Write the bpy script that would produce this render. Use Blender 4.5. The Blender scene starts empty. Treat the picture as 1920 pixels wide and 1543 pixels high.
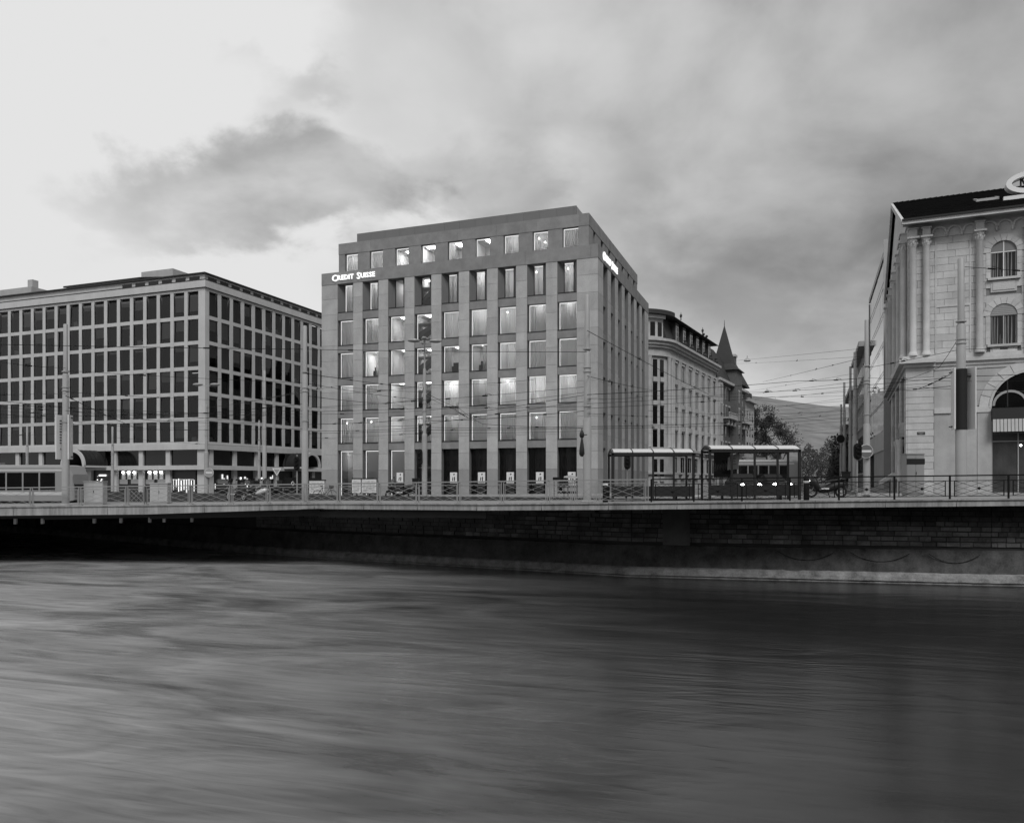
import bpy, bmesh, math, random
from mathutils import Vector, Matrix
R = math.radians
random.seed(7)
S = bpy.context.scene
COL = S.collection
F = 1435.0            # focal length in photo pixels (1920 wide), horizon at photo row 900

# ------------------------------------------------------------------ camera
cam_d = bpy.data.cameras.new('camera'); cam = bpy.data.objects.new('camera', cam_d); COL.objects.link(cam)
cam.location = (0, 0, 0); cam.rotation_euler = (R(90), 0, 0)
cam_d.sensor_width = 36; cam_d.lens = F/1920*36; cam_d.shift_y = (900-771.5)/1920
cam_d.clip_start = .1; cam_d.clip_end = 20000
S.camera = cam

# ------------------------------------------------------------------ sky
SUN_EL, SUN_AZ = R(50), R(168)     # azimuth from +Y, clockwise; the veiled sun is behind the camera
w = bpy.data.worlds.new('World'); S.world = w; w.use_nodes = True
nt = w.node_tree; N = nt.nodes; L = nt.links
for n in list(N): N.remove(n)
def wn(t, **k):
    n = N.new(t)
    for a, b in k.items(): setattr(n, a, b)
    return n
def wmath(op, a, b=None, c=None, clamp=False):
    n = wn('ShaderNodeMath', operation=op); n.use_clamp = clamp
    for i, v in enumerate((a, b, c)):
        if v is None: continue
        if isinstance(v, (int, float)): n.inputs[i].default_value = v
        else: L.new(v, n.inputs[i])
    return n.outputs[0]
def wramp(src, a, b, lo=0., hi=1.):
    n = wn('ShaderNodeMapRange', interpolation_type='SMOOTHSTEP')
    L.new(src, n.inputs[0]); n.inputs[1].default_value = a; n.inputs[2].default_value = b
    n.inputs[3].default_value = lo; n.inputs[4].default_value = hi
    return n.outputs[0]
sky = wn('ShaderNodeTexSky', sky_type='NISHITA'); sky.sun_disc = False
sky.sun_elevation = SUN_EL; sky.sun_rotation = SUN_AZ; sky.air_density = 1.2; sky.dust_density = 3.0
bw = wn('ShaderNodeRGBToBW'); L.new(sky.outputs[0], bw.inputs[0])
clear = bw.outputs[0]
tc = wn('ShaderNodeTexCoord'); sp = wn('ShaderNodeSeparateXYZ'); L.new(tc.outputs['Generated'], sp.inputs[0])
dx, dy, dz = sp.outputs
zz = wmath('ADD', wmath('MAXIMUM', dz, 0.0), 0.42)
cx = wmath('DIVIDE', dx, zz); cy = wmath('DIVIDE', dy, zz)
comb = wn('ShaderNodeCombineXYZ'); L.new(cx, comb.inputs[0]); L.new(cy, comb.inputs[1])
def wnoise(scale, detail, rough, dist=0., off=(0, 0, 0), st=(1, 1, 1)):
    m = wn('ShaderNodeMapping'); L.new(comb.outputs[0], m.inputs[0]); m.inputs[1].default_value = off; m.inputs[3].default_value = st
    n = wn('ShaderNodeTexNoise'); L.new(m.outputs[0], n.inputs[0]); n.inputs['Scale'].default_value = scale
    n.inputs['Detail'].default_value = detail; n.inputs['Roughness'].default_value = rough; n.inputs['Distortion'].default_value = dist
    return n.outputs[0]
n1 = wnoise(1.5, 7, .50, .2, (15.5, 33.3, 0)); n2 = wnoise(3.6, 8, .52, .2, (7.3, 2.2, 0)); n4 = wnoise(4.4, 8, .56, .2, (2.3, 13.7, 0)); n3 = wnoise(.45, 3, .5, 0, (1.3, 9.1, 0))
# the cloud bank covers everything to the right of a line running overhead; to the left the sky is clear but for loose clouds
side = wmath('ADD', wmath('MULTIPLY', cx, .95), wmath('MULTIPLY', cy, -.14))
cover = wmath('ADD', wramp(side, -.90, .50), wmath('MULTIPLY', wmath('SUBTRACT', n1, .5), 1.75))
cover = wmath('ADD', cover, wmath('MULTIPLY', wmath('SUBTRACT', n2, .5), .75))
def blob(x0, y0, rx, ry, amt):       # a loose cloud drifting before the bank
    a = wmath('DIVIDE', wmath('SUBTRACT', wmath('ADD', cx, wmath('MULTIPLY', wmath('SUBTRACT', n2, .5), .55)), x0), rx); b_ = wmath('DIVIDE', wmath('SUBTRACT', wmath('ADD', cy, wmath('MULTIPLY', wmath('SUBTRACT', n4, .5), .42)), y0), ry)
    return wmath('MULTIPLY', wramp(wmath('ADD', wmath('MULTIPLY', a, a), wmath('MULTIPLY', b_, b_)), 0., 1., 1., 0.), amt)
cover = wmath('ADD', cover, wmath('ADD', wmath('ADD', blob(-.44, 1.18, .33, .18, .82), blob(-.18, 1.20, .30, .14, .34)), wmath('ADD', blob(-.36, .99, .18, .07, .25), blob(-.05, .98, .4, .2, .25))))
mask = wramp(cover, .20, .86)
tone = wmath('ADD', wmath('MULTIPLY', n2, .42), wmath('ADD', wmath('MULTIPLY', n1, .26), wmath('MULTIPLY', n3, .32)))
tone = wmath('MULTIPLY', wramp(tone, .34, .64, .135, .43), wramp(side, -.7, .6, 1.22, .72))
low = wramp(dz, .05, .26, 1.0, 0.0)           # the cloud base thins out towards the horizon
mask = wmath('MULTIPLY', mask, wmath('SUBTRACT', 1.0, wmath('MULTIPLY', low, wramp(n1, .36, .58, .35, .95))))
CLEAR_K, BG = 1.0, .1
clr = wmath('MULTIPLY', wmath('MINIMUM', wmath('MAXIMUM', wmath('MULTIPLY', clear, .8), 4.3), 4.8), CLEAR_K)
cl = wmath('MULTIPLY', tone, 8.6)
mx = wn('ShaderNodeMix', data_type='FLOAT'); L.new(mask, mx.inputs[0]); L.new(clr, mx.inputs[2]); L.new(cl, mx.inputs[3])
bg = wn('ShaderNodeBackground'); L.new(mx.outputs[0], bg.inputs[0]); bg.inputs[1].default_value = BG
out = wn('ShaderNodeOutputWorld'); L.new(bg.outputs[0], out.inputs[0])

sun_d = bpy.data.lights.new('sun', 'SUN'); sun = bpy.data.objects.new('sun', sun_d); COL.objects.link(sun)
sun_d.energy = 1.5; sun_d.angle = R(25); sun_d.color = (1, 1, 1)
sd = Vector((math.sin(SUN_AZ)*math.cos(SUN_EL), math.cos(SUN_AZ)*math.cos(SUN_EL), math.sin(SUN_EL)))
sun.rotation_euler = (-sd).to_track_quat('-Z', 'Y').to_euler(); sun.location = (0, -40, 60)
S.view_settings.view_transform = 'Standard'; S.view_settings.look = 'None'
S.view_settings.exposure = .85; S.view_settings.gamma = 1; S.view_settings.use_curve_mapping = False
S.cycles.use_denoising = True; S.cycles.max_bounces = 8; S.cycles.transparent_max_bounces = 16
S.cycles.caustics_reflective = False; S.cycles.caustics_refractive = False; S.cycles.sample_clamp_indirect = 4

# ------------------------------------------------------------------ materials (the picture is black and white: every colour is a grey)
M = {}
def mat(name, v, rough=.8, var=.12, scale=.7, bump=0., bscale=6., spec=.3, metal=0., rnd=.0, streak=0., grain=0., ss=1.6):
    m = bpy.data.materials.new(name); m.use_nodes = True; M[name] = m
    t = m.node_tree; b = t.nodes['Principled BSDF']; l = t.links
    b.inputs['Roughness'].default_value = rough; b.inputs['Metallic'].default_value = metal
    b.inputs['Specular IOR Level'].default_value = spec
    geo = t.nodes.new('ShaderNodeNewGeometry')
    def noise(sc, stretch=(1, 1, 1), det=5):
        mp = t.nodes.new('ShaderNodeMapping'); l.new(geo.outputs['Position'], mp.inputs[0]); mp.inputs[3].default_value = stretch
        n = t.nodes.new('ShaderNodeTexNoise'); l.new(mp.outputs[0], n.inputs[0]); n.inputs['Scale'].default_value = sc
        n.inputs['Detail'].default_value = det; n.inputs['Roughness'].default_value = .6
        return n.outputs[0]
    def ma(op, a, c):
        n = t.nodes.new('ShaderNodeMath'); n.operation = op
        for i, x in enumerate((a, c)):
            if isinstance(x, (int, float)): n.inputs[i].default_value = x
            else: l.new(x, n.inputs[i])
        return n.outputs[0]
    val = ma('ADD', ma('MULTIPLY', ma('SUBTRACT', noise(scale), .5), 2*var*2), 1.0)
    if streak: val = ma('ADD', val, ma('MULTIPLY', ma('SUBTRACT', noise(ss, (1, 1, .08), 4), .5), 2*streak))
    if grain: val = ma('ADD', val, ma('MULTIPLY', ma('SUBTRACT', noise(14., (1, 1, 1), 3), .5), 2*grain))
    if rnd:
        oi = t.nodes.new('ShaderNodeObjectInfo')
        val = ma('MULTIPLY', val, ma('ADD', ma('MULTIPLY', ma('SUBTRACT', oi.outputs['Random'], .5), 2*rnd), 1.0))
    val = ma('MULTIPLY', ma('MAXIMUM', val, .1), v)
    cc = t.nodes.new('ShaderNodeCombineColor')
    for i in range(3): l.new(val, cc.inputs[i])
    l.new(cc.outputs[0], b.inputs['Base Color'])
    if bump:
        bp = t.nodes.new('ShaderNodeBump'); bp.inputs['Strength'].default_value = bump; bp.inputs['Distance'].default_value = .03
        l.new(noise(bscale), bp.inputs['Height']); l.new(bp.outputs[0], b.inputs['Normal'])
    return m
def emit(name, s):
    m = bpy.data.materials.new(name); m.use_nodes = True; M[name] = m; t = m.node_tree
    for n in list(t.nodes): t.nodes.remove(n)
    e = t.nodes.new('ShaderNodeEmission'); e.inputs[0].default_value = (1, 1, 1, 1); e.inputs[1].default_value = s
    o = t.nodes.new('ShaderNodeOutputMaterial'); t.links.new(e.outputs[0], o.inputs[0]); return m
def glass(name, refl=.06, tint=.9, rough=.0, ior=1.5):
    m = bpy.data.materials.new(name); m.use_nodes = True; M[name] = m; t = m.node_tree
    for n in list(t.nodes): t.nodes.remove(n)
    tr = t.nodes.new('ShaderNodeBsdfTransparent'); tr.inputs[0].default_value = (tint, tint, tint, 1)
    g = t.nodes.new('ShaderNodeBsdfGlossy'); g.inputs[0].default_value = (.95, .95, .95, 1); g.inputs['Roughness'].default_value = rough
    lw = t.nodes.new('ShaderNodeFresnel'); lw.inputs[0].default_value = ior
    ad = t.nodes.new('ShaderNodeMath'); ad.operation = 'ADD'; ad.use_clamp = True; ad.inputs[1].default_value = refl-.04; t.links.new(lw.outputs[0], ad.inputs[0])
    mx = t.nodes.new('ShaderNodeMixShader'); t.links.new(ad.outputs[0], mx.inputs[0]); t.links.new(tr.outputs[0], mx.inputs[1]); t.links.new(g.outputs[0], mx.inputs[2])
    o = t.nodes.new('ShaderNodeOutputMaterial'); t.links.new(mx.outputs[0], o.inputs[0]); return m
def cloth(name, v, trans=.5):
    m = bpy.data.materials.new(name); m.use_nodes = True; M[name] = m; t = m.node_tree
    for n in list(t.nodes): t.nodes.remove(n)
    d = t.nodes.new('ShaderNodeBsdfDiffuse'); d.inputs[0].default_value = (v, v, v, 1)
    r = t.nodes.new('ShaderNodeBsdfTranslucent'); r.inputs[0].default_value = (v, v, v, 1)
    mx = t.nodes.new('ShaderNodeMixShader'); mx.inputs[0].default_value = trans
    t.links.new(d.outputs[0], mx.inputs[1]); t.links.new(r.outputs[0], mx.inputs[2])
    o = t.nodes.new('ShaderNodeOutputMaterial'); t.links.new(mx.outputs[0], o.inputs[0]); return m
mat('bank_base', .25, .85, .10, .6, .12, 20, rnd=.07, streak=.10, grain=.16)
mat('bank_stone', .33, .85, .15, .7, .25, 20, rnd=.08, streak=.14, grain=.28)
mat('bank_panel', .19, .8, .22, .9, .1, 20, rnd=.06, streak=.08, grain=.18)
mat('bank_metal', .13, .55, .04, 1, rnd=.03)
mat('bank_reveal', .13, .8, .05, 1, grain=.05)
mat('concrete_light', .41, .85, .10, .5, .1, 12, streak=.12, grain=.10)
mat('concrete_grey', .32, .85, .10, .8, .15, 9, streak=.12, grain=.08)
mat('coping', .23, .9, .3, .5, .2, 9, streak=.75, grain=.2, ss=5.)
mat('asphalt', .14, .9, .1, .3, .1, 30, grain=.2)
mat('paving', .20, .85, .12, .5, .1, 12, grain=.12)
mat('kerb_stone', .30, .85, .1, .6, .1, 12)
mat('line_paint', .6, .8, .1, 2)
mat('quay_stone', .15, .9, .55, 1.2, .8, 5, rnd=.38, streak=.25, grain=.4)
mat('quay_mortar', .05, .95, .3, .8, .4, 6)
mat('quay_apron', .06, .9, .6, 1.4, .9, 5, streak=.4, grain=.5)
mat('quay_concrete', .14, .9, .3, .9, .4, 5, streak=.25, grain=.2)
mat('quay_ledge', .18, .9, .55, 1.8, .9, 7, streak=.3, grain=.5)
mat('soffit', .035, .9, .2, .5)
mat('room_wall', .55, .9, .03, .5)
mat('frame_dark', .02, .5, .1, 1)
mat('frame_white', .6, .5, .05, 1)
mat('dark_interior', .008, .9, .2, .4)
mat('dark_glass', .007, .04, .3, .35, spec=.32, rnd=.5)
mat('shop_dark', .012, .4, .2, .5, spec=.5)
mat('metal_grey', .30, .45, .06, 1, spec=.4, rnd=.05)
mat('metal_light', .22, .4, .06, 1, spec=.5)
mat('metal_dark', .018, .5, .1, 1, spec=.25)
mat('mast_grey', .29, .5, .07, 1.5, spec=.4, streak=.05)
mat('black_iron', .006, .6, .1, 1, spec=.15)
mat('rubber', .015, .7, .1, 3)
mat('chrome', .6, .2, .05, 1, metal=1.)
mat('paint_white', .6, .4, .05, 1.2, spec=.5)
mat('paint_black', .010, .35, .1, 1, spec=.35)
mat('paint_red', .12, .45, .06, 1.5, spec=.4)
mat('paint_grey', .25, .4, .05, 1, spec=.5)
mat('cabinet', .36, .6, .10, 2.0, streak=.1, grain=.08)
mat('poster_paper', .62, .6, .03, 2)
mat('print_dark', .04, .6, .05, 2)
mat('paper_collage', .42, .7, .45, 6.0, grain=.2)
mat('limestone', .43, .88, .16, .9, .3, 9, rnd=.09, streak=.16, grain=.18)
mat('limestone_joint', .18, .9, .1, 1)
mat('limestone_plain', .34, .88, .2, .7, .15, 9, streak=.16, grain=.10)
mat('roof_dark', .006, .9, .15, 1, rnd=.15, spec=.05)
mat('pale_stone', .36, .88, .18, .8, .3, 8, streak=.22, grain=.16)
mat('brick_dark', .10, .9, .15, .8, .3, 8, grain=.15)
mat('slate', .03, .7, .15, .8, .2, 6, grain=.15)
mat('bark', .05, .95, .2, 4, .4, 12)
mat('leaf', .035, .9, .3, 1.5, rnd=.3)
mat('hill_ground', .15, .95, .4, .016, 0, 6)
mat('far_wall', .22, .9, .15, .25, grain=.1)
mat('ivy', .035, .95, .35, 1.8, .5, 4)
mat('shelter_roof', .5, .35, .06, 1, spec=.5)
mat('awning_dark', .03, .85, .1, 1); mat('awning_light', .42, .85, .08, 1.5)
mat('tram_white', .45, .35, .05, .8, spec=.5); mat('tram_grey', .22, .4, .05, .8, spec=.5)
emit('lamp_a', 5.5); emit('lamp_b', 10.); emit('lamp_c', 17.); emit('strip', .55); emit('sign_light', .75); emit('shop_light', 1.3); emit('head_light', 25.); emit('dim_light', .55)
glass('clear_glass', .05, .9); glass('shelter_glass', .05, .86); glass('mirror_glass', .30, .25); glass('office_glass', .04, .6, 0., 1.40)
cloth('curtain', .7, .55); cloth('curtain_dark', .12, .2); cloth('curtain_deep', .035, .1); mat('door_glass', .05, .25, .5, .8, spec=.5); cloth('blind', .55, .45)

# ------------------------------------------------------------------ mesh helpers
class MB:
    def __init__(s): s.v = []; s.f = []; s.smooth = False
    def box(s, x0, x1, y0, y1, z0, z1):
        b = len(s.v)
        s.v += [(x0,y0,z0),(x1,y0,z0),(x1,y1,z0),(x0,y1,z0),(x0,y0,z1),(x1,y0,z1),(x1,y1,z1),(x0,y1,z1)]
        s.f += [tuple(b+i for i in q) for q in ((0,3,2,1),(4,5,6,7),(0,1,5,4),(1,2,6,5),(2,3,7,6),(3,0,4,7))]
        return s
    def quad(s, *p):
        b = len(s.v); s.v += [tuple(q) for q in p]; s.f.append(tuple(range(b, b+len(p)))); return s
    def hexa(s, pts):
        b = len(s.v); s.v += [tuple(q) for q in pts]
        s.f += [tuple(b+i for i in q) for q in ((0,3,2,1),(4,5,6,7),(0,1,5,4),(1,2,6,5),(2,3,7,6),(3,0,4,7))]; return s
    def tube(s, p0, p1, r0, r1=None, n=8, cap=True):
        r1 = r0 if r1 is None else r1
        p0 = Vector(p0); p1 = Vector(p1); d = (p1-p0)
        if d.length < 1e-6: return s
        d.normalize(); a = d.orthogonal().normalized(); c = d.cross(a); b = len(s.v)
        for p, r in ((p0, r0), (p1, r1)):
            for i in range(n):
                t = 2*math.pi*i/n; s.v.append(tuple(p+(a*math.cos(t)+c*math.sin(t))*r))
        for i in range(n):
            j = (i+1) % n; s.f.append((b+i, b+j, b+n+j, b+n+i))
        if cap: s.f.append(tuple(b+i for i in reversed(range(n)))); s.f.append(tuple(b+n+i for i in range(n)))
        return s
    def path(s, pts, r, n=6, closed=False):
        pts = [Vector(p) for p in pts]; m = len(pts); b = len(s.v); ref = None
        for k, p in enumerate(pts):
            d = (pts[(k+1) % m]-pts[k-1]) if closed else (pts[min(k+1, m-1)]-pts[max(k-1, 0)])
            d.normalize()
            a = d.orthogonal().normalized() if ref is None else (ref-d*ref.dot(d)).normalized()
            ref = a; c = d.cross(a); rr = r[k] if isinstance(r, (list, tuple)) else r
            for i in range(n):
                t = 2*math.pi*i/n; s.v.append(tuple(p+(a*math.cos(t)+c*math.sin(t))*rr))
        for k in range(m if closed else m-1):
            q = (k+1) % m
            for i in range(n):
                j = (i+1) % n; s.f.append((b+k*n+i, b+k*n+j, b+q*n+j, b+q*n+i))
        if not closed:
            s.f.append(tuple(b+i for i in reversed(range(n)))); s.f.append(tuple(b+(m-1)*n+i for i in range(n)))
        return s
    def ring(s, c, axis, R0, r, n=20, k=6):
        c = Vector(c); ax = Vector(axis).normalized(); a = ax.orthogonal().normalized(); e = ax.cross(a)
        return s.path([c+(a*math.cos(2*math.pi*i/n)+e*math.sin(2*math.pi*i/n))*R0 for i in range(n)], r, k, True)
    def prism(s, pts, y0, y1):            # outline in x,z pushed through y
        n = len(pts); b = len(s.v)
        s.v += [(x, y0, z) for x, z in pts]+[(x, y1, z) for x, z in pts]
        s.f.append(tuple(b+i for i in range(n))); s.f.append(tuple(b+n+i for i in reversed(range(n))))
        for i in range(n):
            j = (i+1) % n; s.f.append((b+j, b+i, b+n+i, b+n+j))
        return s
    def plan(s, pts, z0, z1):             # outline in x,y pushed through z
        n = len(pts); b = len(s.v)
        s.v += [(x, y, z0) for x, y in pts]+[(x, y, z1) for x, y in pts]
        s.f.append(tuple(b+i for i in reversed(range(n)))); s.f.append(tuple(b+n+i for i in range(n)))
        for i in range(n):
            j = (i+1) % n; s.f.append((b+i, b+j, b+n+j, b+n+i))
        return s
    def lathe(s, prof, n=14, c=(0, 0, 0)):
        b = len(s.v); m = len(prof)
        for r, z in prof:
            for i in range(n):
                t = 2*math.pi*i/n; s.v.append((c[0]+r*math.cos(t), c[1]+r*math.sin(t), c[2]+z))
        for k in range(m-1):
            for i in range(n):
                j = (i+1) % n; s.f.append((b+k*n+i, b+k*n+j, b+(k+1)*n+j, b+(k+1)*n+i))
        s.f.append(tuple(b+i for i in reversed(range(n)))); s.f.append(tuple(b+(m-1)*n+i for i in range(n)))
        return s
    def ell(s, c, r, n=12, m=7):
        prof = []
        b = len(s.v)
        for k in range(m+1):
            t = math.pi*k/m-math.pi/2
            for i in range(n):
                a = 2*math.pi*i/n
                s.v.append((c[0]+r[0]*math.cos(t)*math.cos(a), c[1]+r[1]*math.cos(t)*math.sin(a), c[2]+r[2]*math.sin(t)))
        for k in range(m):
            for i in range(n):
                j = (i+1) % n; s.f.append((b+k*n+i, b+k*n+j, b+(k+1)*n+j, b+(k+1)*n+i))
        return s
    def loft(s, secs, cap=True):          # list of equal-length closed sections
        b = len(s.v); n = len(secs[0])
        for q in secs: s.v += [tuple(p) for p in q]
        for k in range(len(secs)-1):
            for i in range(n):
                j = (i+1) % n; s.f.append((b+k*n+i, b+k*n+j, b+(k+1)*n+j, b+(k+1)*n+i))
        if cap: s.f.append(tuple(b+i for i in reversed(range(n)))); s.f.append(tuple(b+(len(secs)-1)*n+i for i in range(n)))
        return s
    def mesh(s, name, m, smooth=False):
        me = bpy.data.meshes.new(name); me.from_pydata([tuple(p) for p in s.v], [], s.f)
        me.materials.append(M[m] if isinstance(m, str) else m)
        bm = bmesh.new(); bm.from_mesh(me); bmesh.ops.recalc_face_normals(bm, faces=bm.faces); bm.to_mesh(me); bm.free()
        if smooth:
            for p in me.polygons: p.use_smooth = True
            me.set_sharp_from_angle(angle=R(38))
        me.update(); return me
    def build(s, name, m, parent=None, loc=(0, 0, 0), rz=0, smooth=False):
        return put(s.mesh(name, m, smooth), name, parent, loc, rz)
def put(me, name, parent=None, loc=(0, 0, 0), rz=0, scale=None, rot=None):
    o = bpy.data.objects.new(name, me); COL.objects.link(o); o.location = loc
    if rot is not None: o.rotation_euler = rot
    else: o.rotation_euler = (0, 0, rz)
    if scale: o.scale = scale
    if parent: o.parent = parent
    return o
def tag(o, label=None, cat=None, group=None, kind=None):
    if label: o['label'] = label
    if cat: o['category'] = cat
    if group: o['group'] = group
    if kind: o['kind'] = kind
    return o
def thing(name, label, cat, loc=(0, 0, 0), rz=0, group=None):
    o = put(None, name, None, loc, rz); o.empty_display_size = .3
    return tag(o, label, cat, group)
def copy_tree(o, parent=None):
    c = o.copy(); COL.objects.link(c); c.parent = parent
    for ch in o.children: copy_tree(ch, c)
    return c
_unit = {}
def unit(m):
    if m not in _unit: _unit[m] = MB().box(-.5, .5, -.5, .5, -.5, .5).mesh('block', m)
    return _unit[m]
def block(name, m, parent, x0, x1, y0, y1, z0, z1, rz=0):
    return put(unit(m), name, parent, ((x0+x1)/2, (y0+y1)/2, (z0+z1)/2), rz, (abs(x1-x0), abs(y1-y0), abs(z1-z0)))
def bar(name, m, parent, p0, p1, t):          # thin square bar between two points, one shared mesh
    p0 = Vector(p0); p1 = Vector(p1); d = p1-p0
    q = d.to_track_quat('X', 'Z')
    return put(unit(m), name, parent, (p0+p1)/2, 0, (d.length, t, t), q.to_euler())
def P(px, py, Y): return Vector(((px-960)/F*Y, Y, (900-py)/F*Y))
def gz(x, y): return -.9+.012*x-.006*min(y, 160)
def text_mesh(name, s, size, depth, m, bold=0.):
    c = bpy.data.curves.new(name, 'FONT'); c.body = s; c.size = size; c.extrude = depth; c.offset = bold; c.resolution_u = 2
    o = bpy.data.objects.new(name, c); COL.objects.link(o)
    dg = bpy.context.evaluated_depsgraph_get(); dg.update()
    me = bpy.data.meshes.new_from_object(o.evaluated_get(dg)); bpy.data.objects.remove(o); bpy.data.curves.remove(c)
    me.materials.clear(); me.materials.append(M[m]); me.name = name
    return me

# ------------------------------------------------------------------ ground, road, hill, water
ZW = -4.9
E = [(-140, 47.5), (-60, 45), (-27, 43.6), (-20.6, 43), (-10.8, 42.6), (-1.25, 36.6), (6.2, 35.4), (22.7, 34.3), (36, 33.2), (90, 29)]
W = [(90, 31.5), (36, 35.0), (22.7, 36.3), (6.2, 39.6), (-11.5, 48.6), (-17.4, 52.2), (-45, 72), (-140, 132)]
def cg(x, y): return gz(max(-75, min(75, x)), y)
m = MB()
xs = [-6000, -140]+[e[0] for e in E[1:-1]]+[90, 6000]
def ey(x):
    if x <= E[0][0]: return E[0][1]
    for a, b in zip(E, E[1:]):
        if a[0] <= x <= b[0]: return a[1]+(b[1]-a[1])*(x-a[0])/(b[0]-a[0])
    return E[-1][1]
for i, x in enumerate(xs):
    for y in (ey(x), 70 if abs(x) < 1000 else 71, 160, 7000): m.v.append((x, y, cg(x, y)-.12))
for i in range(len(xs)-1):
    for k in range(3): m.f.append((i*4+k, (i+1)*4+k, (i+1)*4+k+1, i*4+k+1))
tag(m.build('ground', 'asphalt'), kind='structure')
def sheet(name, mt, pts, dz, thick=0.):
    q = MB(); n = len(pts); top = [(x, y, cg(x, y)+dz) for x, y in pts]
    q.quad(*top)
    if thick:
        for i in range(n):
            a = top[i]; b = top[(i+1) % n]; q.quad(a, b, (b[0], b[1], b[2]-thick), (a[0], a[1], a[2]-thick))
    return tag(q.build(name, mt), kind='structure')
# raised pavement along the quay, with its kerb
ee = [(x, y) for x, y in E]
def offs(poly, d): return [(x, y+d) for x, y in poly]
for k, (a, b) in enumerate(zip(ee, ee[1:])):
    sheet('pavement', 'paving', [a, b, (b[0], b[1]+4.2), (a[0], a[1]+4.2)], 0., .2)
    q = MB(); z0, z1 = cg(*a)+.004, cg(*b)+.004
    q.hexa([(a[0], a[1]+4.2, z0-.2), (b[0], b[1]+4.2, z1-.2), (b[0], b[1]+4.45, z1-.2), (a[0], a[1]+4.45, z0-.2),
            (a[0], a[1]+4.2, z0), (b[0], b[1]+4.2, z1), (b[0], b[1]+4.45, z1), (a[0], a[1]+4.45, z0)])
    tag(q.build('kerb', 'kerb_stone'), kind='structure')
C20 = (math.cos(R(-20.4)), math.sin(R(-20.4)))
def loc2(o, ang, x, y):
    c, s = math.cos(ang), math.sin(ang); return (o[0]+c*x-s*y, o[1]+s*x+c*y)
BO, BA = (7.85, 70.0), R(-20.4)         # bank: near right corner, angle of its local x axis
def pave_rect(o, a, x0, x1, y0, y1):
    pts = [loc2(o, a, x, y) for x, y in ((x0, y0), (x1, y0), (x1, y1), (x0, y1))]
    sheet('pavement', 'paving', pts, 0., .2)
    q = MB(); i = [loc2(o, a, x, y) for x, y in ((x0, y0), (x1, y0))]; j = [loc2(o, a, x, y) for x, y in ((x0, y0-.25), (x1, y0-.25))]
    z = [cg(*p)+.004 for p in i]
    q.hexa([(*j[0], z[0]-.2), (*j[1], z[1]-.2), (*i[1], z[1]-.2), (*i[0], z[0]-.2), (*j[0], z[0]), (*j[1], z[1]), (*i[1], z[1]), (*i[0], z[0])])
    tag(q.build('kerb', 'kerb_stone'), kind='structure')
pave_rect(BO, BA, -34, 3.5, -4.5, 30)
pave_rect((-39.7, 99), BA, -60, 4, -6, 46)
HO, HA = (26.9, 52.0), R(-23.5)         # hotel-like stone building: near left corner
pave_rect(HO, HA, -3.2, 40, -3.0, 60)
# painted lines on the carriageway
for k in range(14):
    a = loc2(BO, BA, -46+k*6.5, -12.5); b = loc2(BO, BA, -43.2+k*6.5, -12.5)
    sheet('lane_marking', 'line_paint', [a, b, (b[0]+.05, b[1]+.14), (a[0]+.05, a[1]+.14)], -.112)
# crossing stripes
for k in range(8):
    a = loc2(BO, BA, 4.2+k*1.1, -9.5)
    sheet('crossing_stripe', 'line_paint', [loc2(BO, BA, 4.2+k*1.1, -10.5), loc2(BO, BA, 4.75+k*1.1, -10.5), loc2(BO, BA, 4.75+k*1.1, -7), loc2(BO, BA, 4.2+k*1.1, -7)], -.110)
# hill
m = MB(); nx, ny = 90, 14
for i in range(nx+1):
    x = -5200+i*115
    px = 960+F*x/3000
    top = 330 if px < 1420 else 330-max(0, px-1420)*.16
    top = top+16*math.sin(x*.0021+1)+7*math.sin(x*.0093)
    if px < 900: top = max(150, top-(900-px)*.2)
    top = max(90, top)
    for k in range(ny+1):
        t = k/ny; y = 1300+t*1900
        m.v.append((x*(y/3000), y, -3+top*(math.sin(t*math.pi/2)**1.4)+random.uniform(-3, 3)*t))
for i in range(nx):
    for k in range(ny):
        a = i*(ny+1)+k; m.f.append((a, a+ny+1, a+ny+2, a+1))
tag(m.build('hill', 'hill_ground', smooth=True), kind='structure')
# water
wm = bpy.data.materials.new('water'); wm.use_nodes = True; M['water'] = wm; t = wm.node_tree; b = t.nodes['Principled BSDF']
b.inputs['IOR'].default_value = 1.36
geo = t.nodes.new('ShaderNodeNewGeometry')
def tex(rot, st, sc, det, dist=0.):
    r = t.nodes.new('ShaderNodeMapping'); t.links.new(geo.outputs['Position'], r.inputs[0]); r.inputs[2].default_value = (0, 0, rot)
    mp = t.nodes.new('ShaderNodeMapping'); t.links.new(r.outputs[0], mp.inputs[0]); mp.inputs[3].default_value = st
    n = t.nodes.new('ShaderNodeTexNoise'); t.links.new(mp.outputs[0], n.inputs[0]); n.inputs['Scale'].default_value = sc
    n.inputs['Detail'].default_value = det; n.inputs['Roughness'].default_value = .55; n.inputs['Distortion'].default_value = dist
    return n.outputs[0]
def tm(op, a, c):
    n = t.nodes.new('ShaderNodeMath'); n.operation = op
    for i, x in enumerate((a, c)):
        if isinstance(x, (int, float)): n.inputs[i].default_value = x
        else: t.links.new(x, n.inputs[i])
    return n.outputs[0]
s1 = tex(R(14), (.13, .36, 1), 1.0, 3, 1.3); s2 = tex(R(17), (.36, 3.2, 1), 1.0, 4, 1.0); s3 = tex(R(8), (.06, .15, 1), 1., 2, .4)
h = tm('ADD', tm('MULTIPLY', s1, .7), tm('ADD', tm('MULTIPLY', s2, .13), tm('MULTIPLY', s3, 1.6)))
bp = t.nodes.new('ShaderNodeBump'); bp.inputs['Strength'].default_value = 1.0; bp.inputs['Distance'].default_value = .07
t.links.new(h, bp.inputs['Height']); t.links.new(bp.outputs[0], b.inputs['Normal'])
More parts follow.
